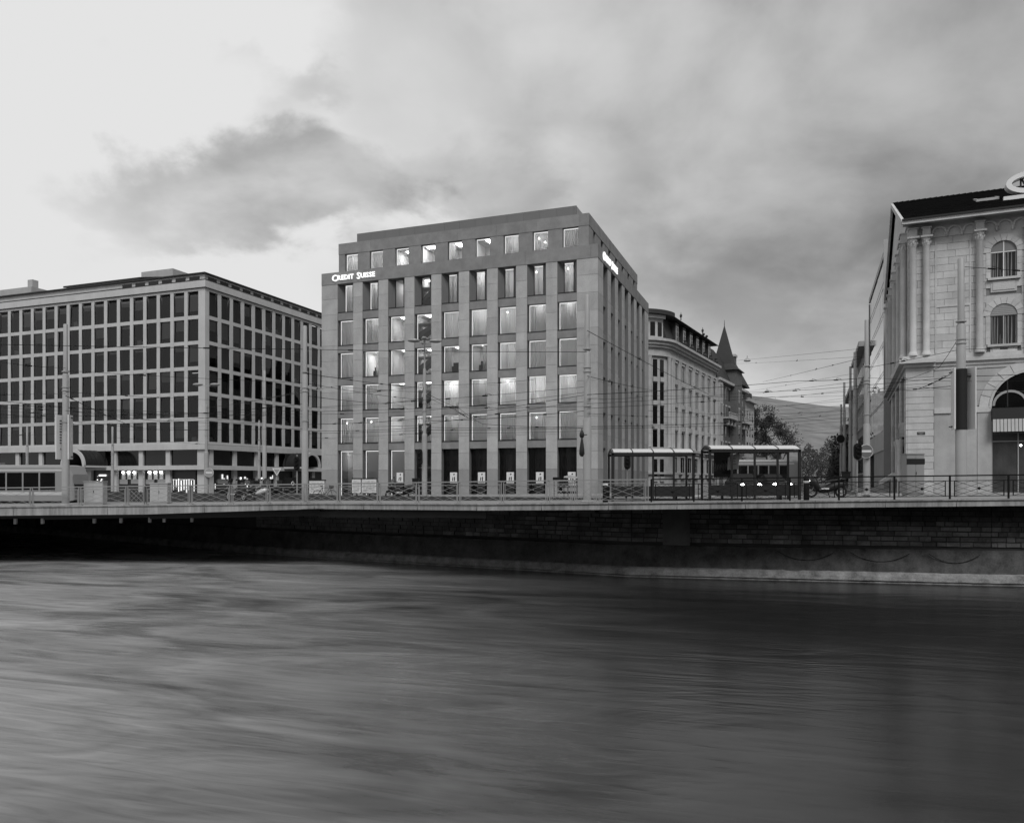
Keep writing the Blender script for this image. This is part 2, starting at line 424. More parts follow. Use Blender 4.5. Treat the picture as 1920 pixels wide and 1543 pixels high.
mr = t.nodes.new('ShaderNodeMapRange'); t.links.new(tm('ADD', tm('MULTIPLY', s1, .60), tm('ADD', tm('MULTIPLY', s2, .30), tm('MULTIPLY', s3, .14))), mr.inputs[0])
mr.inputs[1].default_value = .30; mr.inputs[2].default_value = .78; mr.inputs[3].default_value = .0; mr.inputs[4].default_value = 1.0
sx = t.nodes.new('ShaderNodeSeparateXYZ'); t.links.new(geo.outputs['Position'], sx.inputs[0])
up = t.nodes.new('ShaderNodeMapRange'); up.interpolation_type = 'SMOOTHSTEP'; t.links.new(sx.outputs[0], up.inputs[0]); up.inputs[1].default_value = 9.; up.inputs[2].default_value = -24.; up.inputs[3].default_value = .012; up.inputs[4].default_value = .56   # churned, aerated water below the bridge, plus bright-sky reflection painted into the colour
foam_sheen = tm('ADD', tm('MULTIPLY', mr.outputs[0], up.outputs[0]), .006)
cc = t.nodes.new('ShaderNodeCombineColor')
for i in range(3): t.links.new(foam_sheen, cc.inputs[i])
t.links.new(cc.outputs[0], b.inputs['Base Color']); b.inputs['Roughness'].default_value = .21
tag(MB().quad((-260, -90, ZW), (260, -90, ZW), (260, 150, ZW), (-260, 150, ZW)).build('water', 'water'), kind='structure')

# ------------------------------------------------------------------ quay wall and bridge deck
quay = thing('quay_wall', 'dark stone quay wall with weathered blocks above the water', 'wall', (6.2, 39.6, ZW))
qo = Vector((6.2, 39.6, ZW))
def seg_strip(path, prof, name, mt, parent, o):     # prof: list of (forward offset towards the river, z)
    q = MB(); n = len(prof); pts = []
    for k, p in enumerate(path):
        a = Vector(path[max(k-1, 0)]); c = Vector(path[min(k+1, len(path)-1)]); d = (c-a).normalized(); nrm = Vector((-d.y, d.x))
        if nrm.y > 0: nrm = -nrm
        for f, z in prof: q.v.append((p[0]+nrm.x*f-o.x, p[1]+nrm.y*f-o.y, z-o.z))
    for k in range(len(path)-1):
        for i in range(n-1): q.f.append((k*n+i, (k+1)*n+i, (k+1)*n+i+1, k*n+i+1))
    return q.build(name, mt, parent)
seg_strip(W, [(0, -.95), (0, -3.6)], 'mortar_core', 'quay_mortar', quay, qo)
WF = []
for a_, c_ in zip(W, W[1:]):
    n_ = max(2, int((Vector(c_)-Vector(a_)).length/.35)) if abs(a_[0]) < 60 and abs(c_[0]) < 60 else 4
    WF += [(a_[0]+(c_[0]-a_[0])*i/n_, a_[1]+(c_[1]-a_[1])*i/n_) for i in range(n_)]
WF.append(W[-1])
def rough(o_, am):
    for v in o_.data.vertices: v.co += Vector((random.uniform(-am, am), random.uniform(-am, am), random.uniform(-am, am)))
    return o_
rough(seg_strip(WF, [(-.02, -3.32), (.34, -3.32), (.36, -3.42), (.42, -3.65), (.47, -3.9), (.52, -4.1), (.60, -4.42)], 'apron', 'quay_apron', quay, qo), .012)
tl_ = rough(seg_strip(WF, [(.50, -4.36), (.74, -4.46), (.82, -4.60), (.86, -4.78), (.80, -4.86), (.86, -5.6)], 'toe_ledge', 'quay_ledge', quay, qo), .010)
ch = random.Random(8)
for v in tl_.data.vertices:
    if ch.random() < .02: v.co.y += .08; v.co.z -= .04          # chipped edge
# stone courses
cand = []
for a, c in zip(W[1:5], W[2:6]):
    a2, c2 = Vector(a), Vector(c); d = c2-a2; ln = d.length; d.normalize(); nrm = Vector((-d.y, d.x)); nrm = nrm if nrm.y < 0 else -nrm
    for k in range(8):
        z = -1.36-k*.245; s = 0.; zj = random.uniform(-.012, .012)
        while s < ln-.02:
            l = min(random.uniform(.38, .8), ln-s)
            if ln-s-l < .2: l = ln-s
            cand.append((a2+d*(s+l/2)+nrm*random.uniform(.005, .07), math.atan2(d.y, d.x), l-.035, z, k)); s += l
vis = [c for c in cand if -.66 < c[0].x/c[0].y < .70]
vis.sort(key=lambda c: c[0].length-c[4]*.6)
for c in vis[:300]:
    put(unit('quay_stone'), 'stone', quay, (c[0].x-qo.x, c[0].y-qo.y, c[3]-qo.z), c[1], (c[2], .09, random.uniform(.175, .222)))
q = MB()
for c in vis[300:]:
    dx_, dy_ = math.cos(c[1])*c[2]/2, math.sin(c[1])*c[2]/2; nx_, ny_ = -math.sin(c[1])*.045, math.cos(c[1])*.045
    x, y, z = c[0].x-qo.x, c[0].y-qo.y, c[3]-qo.z
    q.hexa([(x+sx*dx_+sy*nx_, y+sx*dy_+sy*ny_, z+sz*.107) for sz in (-1, 1) for sx, sy in ((-1, -1), (1, -1), (1, 1), (-1, 1))])
tag(q.build('stonework', 'quay_stone', quay), kind='stuff')
# concrete pier, corbel, cable swags on the wall
def wall_pt(px, f=0.):
    r = (px-960)/F
    for a, c in zip(W, W[1:]):
        a2, c2 = Vector(a), Vector(c); d = c2-a2; den = d.x-r*d.y
        s = (r*a2.y-a2.x)/den
        if 0 <= s <= 1:
            p = a2+d*s; nrm = Vector((-d.y, d.x)).normalized(); nrm = nrm if nrm.y < 0 else -nrm
            return p+nrm*f, math.atan2(d.y, d.x)
p, a = wall_pt(1268); put(unit('quay_concrete'), 'concrete_pier', quay, (p.x-qo.x, p.y-qo.y, -2.35-qo.z), a, (1.35, .34, 2.1))
p, a = wall_pt(1100); put(unit('quay_concrete'), 'corbel', quay, (p.x-qo.x, p.y-qo.y, -1.55-qo.z), a, (1.25, .9, .36))
for x0, x1 in ((1455, 1560), (1590, 1700), (1735, 1830)):
    pts = []
    for k in range(13):
        u = k/12; pp, _ = wall_pt(x0+(x1-x0)*u, .5); pts.append((pp.x-qo.x, pp.y-qo.y, -3.5-.42*(1-(2*u-1)**2)-qo.z))
    MB().path(pts, .014, 5).build('cable_swag', 'black_iron', quay)
bridge = thing('bridge_deck', 'pale concrete deck edge of the bridge and quay overhanging the water', 'bridge', (-20.6, 43, -1.6))
bo = Vector((-20.6, 43, -1.6))
def edge_strip(pts, prof, name, mt):
    q = MB(); n = len(prof)
    for x, y in pts:
        for f, z in prof: q.v.append((x-bo.x, y-f-bo.y, cg(x, y)+z-bo.z))
    for k in range(len(pts)-1):
        for i in range(n-1): q.f.append((k*n+i, (k+1)*n+i, (k+1)*n+i+1, k*n+i+1))
    return q.build(name, mt, bridge)
def thick(x): return .52 if x < -20.6 else (.52-.2*min(1, (x+20.6)/9))
# coping is made of separate lengths with open joints
samp = []
x = -62.
while x < 40:
    l = 3.1 if x > -20 else 5.6
    samp.append((x, min(x+l, 40))); x += l
for x0, x1 in samp:
    xa, xb = x0+.012, x1-.012
    mids = [xa]+[e[0] for e in E if xa < e[0] < xb]+[xb]
    q = MB(); pr = [(-.35, 0.006), (.10, 0.006), (.10, -.05), (.04, -.08), (.04, -1)]
    for xx in mids:
        yy = ey(xx)
        for f, z in pr: q.v.append((xx-bo.x, yy-f-bo.y, cg(xx, yy)+(z if z > -.9 else -thick(xx))-bo.z))
        q.v.append((xx-bo.x, yy+.35-bo.y, cg(xx, yy)-thick(xx)-bo.z))
    n = 6
    for k in range(len(mids)-1):
        for i in range(n-1): q.f.append((k*n+i, (k+1)*n+i, (k+1)*n+i+1, k*n+i+1))
    q.build('coping_stone', 'coping', bridge)
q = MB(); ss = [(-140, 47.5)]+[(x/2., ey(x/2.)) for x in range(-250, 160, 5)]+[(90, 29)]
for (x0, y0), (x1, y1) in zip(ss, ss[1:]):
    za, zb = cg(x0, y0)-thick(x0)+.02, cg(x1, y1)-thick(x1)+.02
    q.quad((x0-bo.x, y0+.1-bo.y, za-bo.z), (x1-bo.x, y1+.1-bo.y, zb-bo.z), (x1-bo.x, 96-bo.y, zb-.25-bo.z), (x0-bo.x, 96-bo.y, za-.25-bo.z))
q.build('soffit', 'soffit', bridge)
for px in (29, 80, 177, 227, 281, 308, 360):
    r = (px-960)/F; Y = 44.6; X = r*Y; z = cg(X, Y)-.5
    block('drain_pipe', 'concrete_light', bridge, X-.07-bo.x, X+.07-bo.x, Y-.07-bo.y, Y+.07-bo.y, z-.55-bo.z, z+.05-bo.z)
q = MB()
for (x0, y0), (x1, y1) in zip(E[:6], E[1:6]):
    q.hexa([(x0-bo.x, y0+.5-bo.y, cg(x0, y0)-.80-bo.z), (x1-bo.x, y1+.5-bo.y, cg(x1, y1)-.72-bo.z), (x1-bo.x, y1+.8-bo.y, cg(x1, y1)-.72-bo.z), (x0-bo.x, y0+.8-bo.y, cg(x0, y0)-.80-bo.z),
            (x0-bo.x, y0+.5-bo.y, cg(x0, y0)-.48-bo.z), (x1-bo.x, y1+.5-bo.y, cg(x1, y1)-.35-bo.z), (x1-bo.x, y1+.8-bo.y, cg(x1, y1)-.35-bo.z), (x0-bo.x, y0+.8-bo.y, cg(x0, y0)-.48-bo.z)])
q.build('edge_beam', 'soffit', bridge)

# ------------------------------------------------------------------ railings
def edge_pt(px, off=.16):
    r = (px-960)/F
    for a, c in zip(E, E[1:]):
        a2, c2 = Vector((a[0], a[1]+off)), Vector((c[0], c[1]+off)); d = c2-a2; s = (r*a2.y-a2.x)/(d.x-r*d.y)
        if -1e-6 <= s <= 1+1e-6:
            p = a2+d*s; return Vector((p.x, p.y, cg(p.x, p.y)+.006))
def clip_line(c0, sl, w, h):       # line z = c0 + sl*x inside the box 0..w, 0..h
    pts = []
    for x in (0, w):
        z = c0+sl*x
        if 0 <= z <= h: pts.append((x, z))
    for z in (0, h):
        x = (z-c0)/sl
        if 0 < x < w: pts.append((x, z))
    if len(pts) < 2: return None
    pts.sort(); return pts[0], pts[-1]
def railing(name, label, posts, mt, style):
    b0 = edge_pt(posts[0]); root = thing(name, label, 'railing', b0)
    H = 1.06
    tops = []
    for i, px in enumerate(posts):
        p = edge_pt(px)-b0; tops.append(p)
        if style == 'light':
            for s in (-1, 1): bar('post', mt, root, p+Vector((s*.055, 0, 0)), p+Vector((s*.055, 0, H-.02)), .045)
            block('foot_plate', mt, root, p.x-.14, p.x+.14, p.y-.09, p.y+.09, p.z, p.z+.05)
        else:
            bar('post', mt, root, p, p+Vector((0, 0, H)), .065)
    for a, c in zip(tops, tops[1:]):
        d = c-a; ln = math.hypot(d.x, d.y); u = d/ln; ov = u*.03
        up = Vector((0, 0, 1))
        r = .06 if style == 'light' else .06
        bar('top_rail', mt, root, a+up*H-ov*.5, c+up*H+ov*.5, r)
        g = .13 if style == 'light' else .20
        w_, z0, h_ = ln-2*g, .13, (.78 if style == 'light' else .70)
        q = lambda x, z: a+u*(g+x)+up*(z0+z)
        if w_ < .25:
            continue
        tb = .032 if style == 'light' else .034
        bar('frame_bar', mt, root, q(0, 0), q(0, h_), tb); bar('frame_bar', mt, root, q(w_, 0), q(w_, h_), tb)
        bar('frame_bar', mt, root, a+up*(z0+h_)+u*.03, c+up*(z0+h_)-u*.03, tb*.9); bar('frame_bar', mt, root, a+up*z0+u*.03, c+up*z0-u*.03, tb*.9)
        sl = h_/w_
        offs_ = (-.5, -.25, 0, .25, .5) if style == 'light' else (-.5, -.25, 0, .25, .5)
        for o_ in offs_:
            for s in (1, -1):
                cl_ = clip_line((0 if s > 0 else h_)+o_*h_*1.3, s*sl, w_, h_)
                if cl_: bar('lattice_bar', mt, root, q(*cl_[0]), q(*cl_[1]), .019 if o_ == 0 else .012)
        if style == 'dark':
            MB().ell((0, 0, 0), (.07, .05, .07), 8, 6).build('boss', mt, root, q(w_/2, h_/2))
    return root
railing('bridge_railing', 'light grey lattice railing along the bridge, left of its kink', [-95, -20, 59, 150, 238, 273], 'metal_light', 'light')
railing('quay_railing', 'light grey lattice railing from the bridge kink to the bus shelters', [273, 357, 433, 503, 572, 635, 710, 783, 860, 942, 1028, 1075, 1121, 1213], 'metal_light', 'light')
railing('iron_railing', 'black iron railing with round bosses in front of the stone corner building', [1221, 1301, 1391, 1481, 1573, 1677, 1781, 1891, 2005, 2120], 'black_iron', 'dark')

# ------------------------------------------------------------------ the near bank behind the viewpoint: seen only in window reflections
nb = MB(); ng = MB(); rn = random.Random(2)
x = -150.
while x < 130:
    w_ = rn.uniform(22, 34); hh = rn.uniform(17, 27); yb = -46+rn.uniform(-3, 3)
    nb.box(x, x+w_-.5, yb-14, yb, -4.9, hh); nb.box(x-.3, x+w_-.2, yb-14, yb+.5, hh, hh+.6)
    for r_ in range(int((hh-3)/3.4)):
        for c_ in range(int(w_/3)): ng.box(x+1+c_*3, x+2.4+c_*3, yb+.01, yb+.06, 1+r_*3.4, 3.2+r_*3.4)
    x += w_
tag(nb.build('near_bank', 'far_wall'), kind='structure'); tag(ng.build('near_bank_windows', 'dark_glass'), kind='structure')
tag(MB().box(-400, 400, -120, -33, -6, -1.2).build('near_quay', 'paving'), kind='structure')

# ------------------------------------------------------------------ the bank building
bank = thing('bank_building', 'grey stone bank building with lit curtained windows and a recessed top storey', 'building', (BO[0], BO[1], 0), BA)
DX, WB, T0 = 2.985, 1.88, 1.995            # bay pitch, bay width, first bay from the near corner
LEN, DEP = 29.7, 25.5
SP = [(3.07, 3.77), (6.45, 7.18), (9.83, 10.56), (13.21, 13.94), (16.60, 17.38)]
ZB, ZT = -2.2, 20.37
# stone piers, one block above the other
def pier(x0, x1, y0, y1):
    z = ZB; hs = [1.62]*13
    for k in range(14):
        z1 = min(z+1.62, ZT-.006)
        if z1-z > .1:
            j = random.uniform(0, .006)
            block('stone_block', 'bank_stone' if z > .8 else 'bank_base', bank, x0, x1, y0+j if y0 == 0 else y0, y1, z+.009, z1-.009)
        z = z1
for k in range(8):
    x1 = -(T0+WB+DX*k); x0 = -(T0+DX*(k+1)); pier(x0, x1, 0, .62)
pier(-T0, -.004, 0, 2.1); pier(-LEN, -(T0+WB+DX*8), 0, 2.0)
SB = [2.1+3.2*k for k in range(7)]          # bays of the right face
for k in range(6): pier(-.62, -.004, SB[k]+1.86, SB[k+1])
pier(-2., -.004, SB[6]+1.86, DEP)
# spandrels
for k in range(9):
    xa, xb = -(T0+WB+DX*k)+.004, -(T0+DX*k)-.004
    for z0, z1 in SP:
        block('spandrel', 'bank_panel', bank, xa+.012, xb-.012, .07, .62, z0, z1)
        block('window_sill', 'frame_dark', bank, xa+.02, xb-.02, .03, .60, z1+.002, z1+.06)
for k in range(7):
    for z0, z1 in SP:
        block('spandrel', 'bank_panel', bank, -.62, -.22, SB[k]+.016, SB[k]+1.844, z0, z1)
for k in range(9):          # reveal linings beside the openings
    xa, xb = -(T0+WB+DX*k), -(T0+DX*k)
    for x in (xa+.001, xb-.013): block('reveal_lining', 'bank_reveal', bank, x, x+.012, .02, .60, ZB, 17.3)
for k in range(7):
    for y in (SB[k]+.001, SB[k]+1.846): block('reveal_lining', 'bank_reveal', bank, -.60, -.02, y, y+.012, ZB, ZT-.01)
# cornice band in long panels
def band(z0, z1, xs, ys, x_out, y_out, dep, mt):
    for a, c in zip(xs, xs[1:]): block('band_panel', mt, bank, a+.006, c-.006, y_out, y_out+dep, z0, z1)
    for a, c in zip(ys, ys[1:]): block('band_panel', mt, bank, x_out-dep, x_out, a+.006, c-.006, z0, z1)
band(ZT, 21.61, [-LEN, -27.6, -23.5, -17.5, -11.4, -7.0, -.7], [.9, 8.5, 16.5, DEP], .03, -.03, .7, 'bank_panel')
block('band_panel', 'bank_panel', bank, -.694, .03, -.03, .894, ZT, 21.61)
block('roof_slab', 'bank_panel', bank, -LEN+.3, -.75, .72, DEP-.2, 20.9, 21.45)
block('party_wall', 'bank_stone', bank, -LEN, -LEN+.5, 2.06, DEP, ZB, ZT)
block('rear_wall', 'bank_stone', bank, -LEN+.52, -2.1, DEP-.5, DEP-.02, ZB, ZT)
block('core_wall', 'dark_interior', bank, -LEN+.6, -4.2, 4.3, 4.6, ZB, 20.8)
block('core_wall', 'dark_interior', bank, -4.1, -3.9, 4.3, DEP-1, ZB, 20.8)
# window pieces: shared meshes, origin at bottom centre of the opening on the facade plane
def curtain_mesh(w_, h_, folds, amp, mt, seed, gather=1.):
    rr = random.Random(seed); q = MB(); n = folds*6
    ph = [rr.uniform(-.5, .5) for _ in range(6)]
    for i in range(n+1):
        u = i/n; x = (u-.5)*w_
        y = amp*math.sin(u*folds*2*math.pi+1.2*math.sin(u*7+ph[0]*6))*(.6+.4*math.sin(u*11+ph[1]*6))
        for z, g in ((0, 1.25), (h_*.5, .95), (h_, .45)): q.v.append((x+.02*math.sin(u*23+z), y*g, z))
    for i in range(n):
        for k in range(2): a = i*3+k; q.f.append((a, a+3, a+4, a+1))
    return q.mesh('curtain', mt, True)
WIN = {}
def window_set(key, w_, h_, y0):
    q = MB(); f = .05
    for x0, x1, z0, z1 in ((-w_/2, -w_/2+f, 0, h_), (w_/2-f, w_/2, 0, h_), (-w_/2+f, w_/2-f, 0, f), (-w_/2+f, w_/2-f, h_-f, h_)): q.box(x0, x1, y0-.05, y0+.06, z0, z1)
    fr = q.mesh('window', 'frame_dark')
    pn = MB().quad((-w_/2+f, y0, f), (w_/2-f, y0, f), (w_/2-f, y0, h_-f), (-w_/2+f, y0, h_-f)).mesh('pane', 'clear_glass')
    d = 3.0; ww = w_/2+.32; q = MB(); yb = y0+.10
    q.quad((-ww, yb+d, -.1), (ww, yb+d, -.1), (ww, yb+d, h_+.1), (-ww, yb+d, h_+.1))
    q.quad((-ww, yb, h_+.1), (ww, yb, h_+.1), (ww, yb+d, h_+.1), (-ww, yb+d, h_+.1))
    q.quad((-ww, yb, -.1), (ww, yb, -.1), (ww, yb+d, -.1), (-ww, yb+d, -.1))
    for s in (-1, 1): q.quad((s*ww, yb, -.1), (s*ww, yb+d, -.1), (s*ww, yb+d, h_+.1), (s*ww, yb, h_+.1))
    rm = q.mesh('room', 'room_wall')
    st = MB().box(-w_/2+f+.003, w_/2-f-.003, y0+.03, y0+.09, h_-f-.075, h_-f-.003).box(-w_/2+f+.003, -w_/2+f+.05, y0+.03, y0+.09, f+.003, h_-f-.08).mesh('light_strip', 'strip')
    st2 = MB().box(-w_/2+f+.003, w_/2-f-.003, y0+.03, y0+.09, h_-f-.075, h_-f-.003).mesh('light_strip', 'strip')
    cm = [curtain_mesh(w_+.2, h_+.05, 9+k, .055, 'curtain', 30+k) for k in range(3)]+[curtain_mesh(w_*.42, h_+.05, 5, .06, 'curtain', 40)]
    cd = [curtain_mesh(w_+.2, h_+.05, 11, .05, 'curtain_dark', 50)]
    WIN[key] = dict(w=w_, h=h_, y0=y0, frame=fr, pane=pn, room=rm, strip=st, strip2=st2, cur=cm, curd=cd)
lampm = {k: MB().box(-.6, .6, -.28, .28, -.04, 0).mesh('ceiling_lamp', k) for k in ('lamp_a', 'lamp_b', 'lamp_c')}
downl = MB().ell((0, 0, 0), (.045, .045, .025), 8, 4).mesh('downlight', 'lamp_c')
blindm = {}
def window(key, x, y, z, rz, kind, lamp='lamp_a', ci=0, strip=1, spots=0, sofa=0):
    g = WIN[key]; o = put(g['frame'], 'window', bank, (x, y, z), rz); h_, w_, y0 = g['h'], g['w'], g['y0']
    put(g['pane'], 'pane', o); put(g['room'], 'room', o)
    if strip: put(g['strip'] if strip == 1 else g['strip2'], 'light_strip', o)
    if lamp: put(lampm[lamp], 'ceiling_lamp', o, (random.uniform(-.2, .2), y0+random.uniform(1.1, 2.2), h_+.09), random.choice((0, math.pi/2)))
    if kind == 'curtain': put(g['cur'][ci % 3], 'curtain', o, (0, y0+.30, .02))
    elif kind == 'part': put(g['cur'][3], 'curtain', o, (-w_*.30 if ci == 0 else w_*.3, y0+.30, .02))
    elif kind == 'dark': put(g['curd'][0], 'curtain', o, (0, y0+.35, .02))
    elif kind == 'blind':
        if key not in blindm: blindm[key] = MB().box(-w_/2-.05, w_/2+.05, y0+.25, y0+.27, 0, h_).mesh('blind', 'blind')
        put(blindm[key], 'blind', o)
    elif kind == 'stair':
        s = MB(); s.prism([(-w_/2-.3, .2), (w_/2+.3, h_*.62), (w_/2+.3, h_*.62+.55), (-w_/2-.3, .75)], y0+.5, y0+1.6)
        s.build('stair_flight', 'bank_reveal', o)
        s = MB(); s.box(-w_/2-.3, w_/2+.3, y0+.4, y0+1.7, h_*.62+.1, h_*.62+.22); s.build('landing', 'room_wall', o)
    if sofa:
        s = MB(); s.box(-.5, .3, y0+.9, y0+1.5, 0, .75); s.box(-.15, .5, y0+.6, y0+.9, 0, 1.05); s.build('furniture', 'dark_interior', o)
    for i in range(spots): put(downl, 'downlight', o, (-.25+.5*i+random.uniform(-.1, .1), y0+.22, h_-.35-.45*i-random.uniform(0, .2)))
    return o
window_set('std', WB-.02, 2.64, .52); window_set('top', .98, 2.92, .74); window_set('base', WB-.02, 5.2, .55); window_set('pent', 1.56, 2.35, .28)
# photo rows from top to bottom, bays from left (8) to right (0): kind, lamp
C_, B_, S_, P_, O_ = 'curtain', 'blind', 'stair', 'part', 'open'
rows = [
 (13.94, [(C_,'a'),(C_,'a'),(O_,'b'),(S_,'a'),(C_,'b'),(C_,'b'),(C_,'b'),(C_,'a'),(C_,'a')]),
 (10.56, [(C_,'a'),(P_,'c'),(O_,'b'),(S_,'a'),(P_,'a'),(P_,'a'),(C_,'b'),(C_,'a'),(C_,'a')]),
 (7.18, [(C_,'a'),(C_,'a'),(O_,'b'),(S_,'a'),(C_,'c'),(C_,'a'),(C_,'c'),(C_,'c'),(C_,'b')]),
 (3.77, [(C_,'a'),(C_,'a'),(O_,'b'),(S_,'a'),(C_,'a'),(C_,'a'),(C_,'a'),(C_,'a'),(C_,'a')]),
]
def bx(k): return -(T0+DX*k+WB/2)
for z, row in rows:
    for i, (kd, lp) in enumerate(row):
        k = 8-i
        window('std', bx(k), 0, z+.062, 0, kd, 'lamp_'+lp, (i*2+int(z)) % 3 if kd == C_ else i % 2, 1, random.choice((0, 0, 0, 0, 1)) if kd == C_ else 0, kd == P_)
# top row: splayed reveals
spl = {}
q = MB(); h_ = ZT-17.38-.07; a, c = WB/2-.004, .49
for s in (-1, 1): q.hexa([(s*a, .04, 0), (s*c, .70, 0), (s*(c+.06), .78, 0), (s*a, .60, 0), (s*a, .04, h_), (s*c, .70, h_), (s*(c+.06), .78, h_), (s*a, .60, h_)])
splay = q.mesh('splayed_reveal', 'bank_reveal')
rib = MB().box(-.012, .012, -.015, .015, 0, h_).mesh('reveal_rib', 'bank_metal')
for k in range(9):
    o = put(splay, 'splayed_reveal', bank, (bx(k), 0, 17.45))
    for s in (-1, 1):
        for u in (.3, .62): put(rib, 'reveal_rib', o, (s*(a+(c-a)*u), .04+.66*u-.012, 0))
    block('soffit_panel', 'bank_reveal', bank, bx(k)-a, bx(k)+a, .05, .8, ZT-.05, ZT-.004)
    kd = {8: C_, 7: C_, 6: O_, 5: S_}.get(k, C_)
    window('top', bx(k), 0, 17.45, 0, kd, 'lamp_a' if k > 3 else 'lamp_b', k % 3, 1 if k > 6 else 2 if kd == C_ else 0, (k in (0, 1))*1)
# ground floor
for k in range(9):
    z = -2.13
    if k >= 6: window('base', bx(k), 0, z, 0, {8: O_, 7: B_, 6: B_}[k], 'lamp_a', 0, 1)
    elif k == 5: window('base', bx(k), 0, z, 0, S_, None, 0, 0)
    else: window('base', bx(k), 0, z, 0, 'dark', None, 0, 0)
# right face windows
fr = MB().box(-.92, .92, .50, .56, 0, 2.6).mesh('window', 'frame_dark'); gp = MB().quad((-.86, .49, .06), (.86, .49, .06), (.86, .49, 2.54), (-.86, .49, 2.54)).mesh('pane', 'mirror_glass')
frb = MB().box(-.92, .92, .50, .56, 0, 5.1).mesh('window', 'frame_dark'); gpb = MB().quad((-.86, .49, .06), (.86, .49, .06), (.86, .49, 5.0), (-.86, .49, 5.0)).mesh('pane', 'mirror_glass')
for k in range(7):
    for z0, z1 in SP:
        o = put(fr, 'window', bank, (0, SB[k]+.93, z1+.01), math.pi/2); put(gp, 'pane', o)
    o = put(frb, 'window', bank, (0, SB[k]+.93, -2.1), math.pi/2); put(gpb, 'pane', o)
# set-back top storey
PX1, PX0, PY = -1.15, -LEN+1.35, 1.15
for k in range(10):
    xa = PX1 if k == 0 else -(T0+DX*(k-1)+WB/2+.78)
    xb = -(T0+DX*k+WB/2-.78) if k < 9 else PX0
    block('pent_pier', 'bank_panel', bank, xb, xa-(.004 if k else 0), PY, PY+.5 if k else PY+1.2, 21.3, 23.8)
for k in range(9):
    window('pent', bx(k), PY-.02, 21.45, 0, [C_, C_, C_, O_, P_, O_, O_, C_, C_][k], ['lamp_a', 'lamp_b', 'lamp_b', 'lamp_b', 'lamp_b', 'lamp_c', 'lamp_c', 'lamp_b', 'lamp_b'][k], k % 2, 1, (k in (1,))*2)
band(23.8, 24.93, [PX0-.02, -24.5, -19.2, -14.6, -10.4, -6.3, PX1-.9], [PY+1.1, 9.4, 17, DEP-1.2], PX1+.03, PY-.03, .6, 'bank_panel')
block('band_panel', 'bank_panel', bank, PX1-.894, PX1+.03, PY-.03, PY+1.094, 23.8, 24.93)
for k in range(7):
    ya = PY+1.22 if k == 0 else SB[k-1]+1.55; yb = SB[k]+.55+(.2 if k == 0 else 0)
    if yb > ya: block('pent_pier', 'bank_panel', bank, PX1-.5, PX1-.004, ya, yb, 21.3, 23.8)
    o = block('window', 'dark_glass', bank, PX1-.46, PX1-.40, yb, SB[k]+1.55, 21.4, 23.78)
block('pent_pier', 'bank_panel', bank, PX1-.5, PX1-.004, SB[6]+1.55, DEP-1.2, 21.3, 23.8)
block('pent_wall', 'bank_panel', bank, PX0, PX0+.4, PY+.52, DEP-1.2, 21.3, 23.8)
block('pent_roof', 'bank_metal', bank, PX0+.3, PX1-.7, PY+.62, DEP-1.4, 24.3, 24.7)
# plant enclosure on the roof, clad in panels
xs = [-26.6+k*1.7 for k in range(15)]+[-2.55]
for a, c in zip(xs, xs[1:]): block('cladding_panel', 'bank_metal', bank, a+.008, c-.008, PY+.75, PY+.9, 24.6, 26.05)
ys = [PY+.95+k*2.6 for k in range(8)]
for a, c in zip(ys, ys[1:]): block('cladding_panel', 'metal_light', bank, -2.72, -2.56, a+.008, c-.008, 24.6, 26.02)
block('plant_roof', 'bank_metal', bank, -26.5, -2.75, PY+.92, PY+19, 25.9, 26.0)
# lit signs
def sign(label, origin, rz, scale):
    s = thing('illuminated_sign', label, 'sign', origin, rz)
    x = 0.
    for i, ch in enumerate('CREDIT SUISSE'):
        if ch == ' ': x += .42*scale; continue
        big = i in (0, 7)
        me = text_mesh('letter', ch, (1.15 if big else .86)*scale, .05, 'sign_light', .018*scale)
        xsz = [v.co.x for v in me.vertices]; x -= min(xsz)
        put(me, 'letter', s, (x, 0, -.10*scale if big else 0), 0, None, (math.pi/2, 0, 0)); x += max(xsz)+.075*scale
    return s, x
p = loc2(BO, BA, -28.35, -.10); s1_, wd = sign('glowing white bank lettering on the broad front, at its upper left corner', (p[0], p[1], 20.76), BA, .80)
p = loc2(BO, BA, .10, 1.7); s2_, wd2 = sign('glowing white bank lettering on the narrow side facing the street', (p[0], p[1], 20.76), BA+math.pi/2, .95)
print('sign width', wd, wd2)
# posters standing in the ground floor windows
pm = MB().box(-.38, .38, -.02, .02, 0, 1.06).mesh('poster', 'poster_paper')
names = {6: 'white poster with dark figure behind the parked motorcycle', 4: 'white poster with dark figure, leftmost of the five in the dark windows',
         3: 'white poster with dark figure, second from left in the dark windows', 2: 'white poster with dark figure, middle one in the dark windows',
         1: 'white poster with dark figure, fourth from left in the dark windows', 0: 'white framed poster behind the roadside stall beside the corner'}
for k, lb in names.items():
    p = loc2(BO, BA, bx(k)+(.2 if k != 0 else .35), .42)
    o = put(pm, 'poster', None, (p[0], p[1], -.30), BA); tag(o, lb, 'poster', 'posters in the bank windows')
    f = MB(); f.prism([(-.16, .22), (-.06, .26), (-.02, .55), (-.09, .62), (-.14, .45)], -.026, -.022); f.prism([(.04, .24), (.14, .20), (.17, .5), (.13, .66), (.05, .6)], -.026, -.022)
    f.prism([(-.02, .78), (.12, .80), (.14, .90), (.04, .95), (-.03, .88)], -.026, -.022)
    f.build('print', 'print_dark', o)
    MB().box(-.3, .3, -.028, -.022, .05, .10).build('caption_strip', 'paint_grey', o)
    MB().box(-.42, .42, -.10, .10, -1.9, -.005).build('stand', 'shop_dark', o)

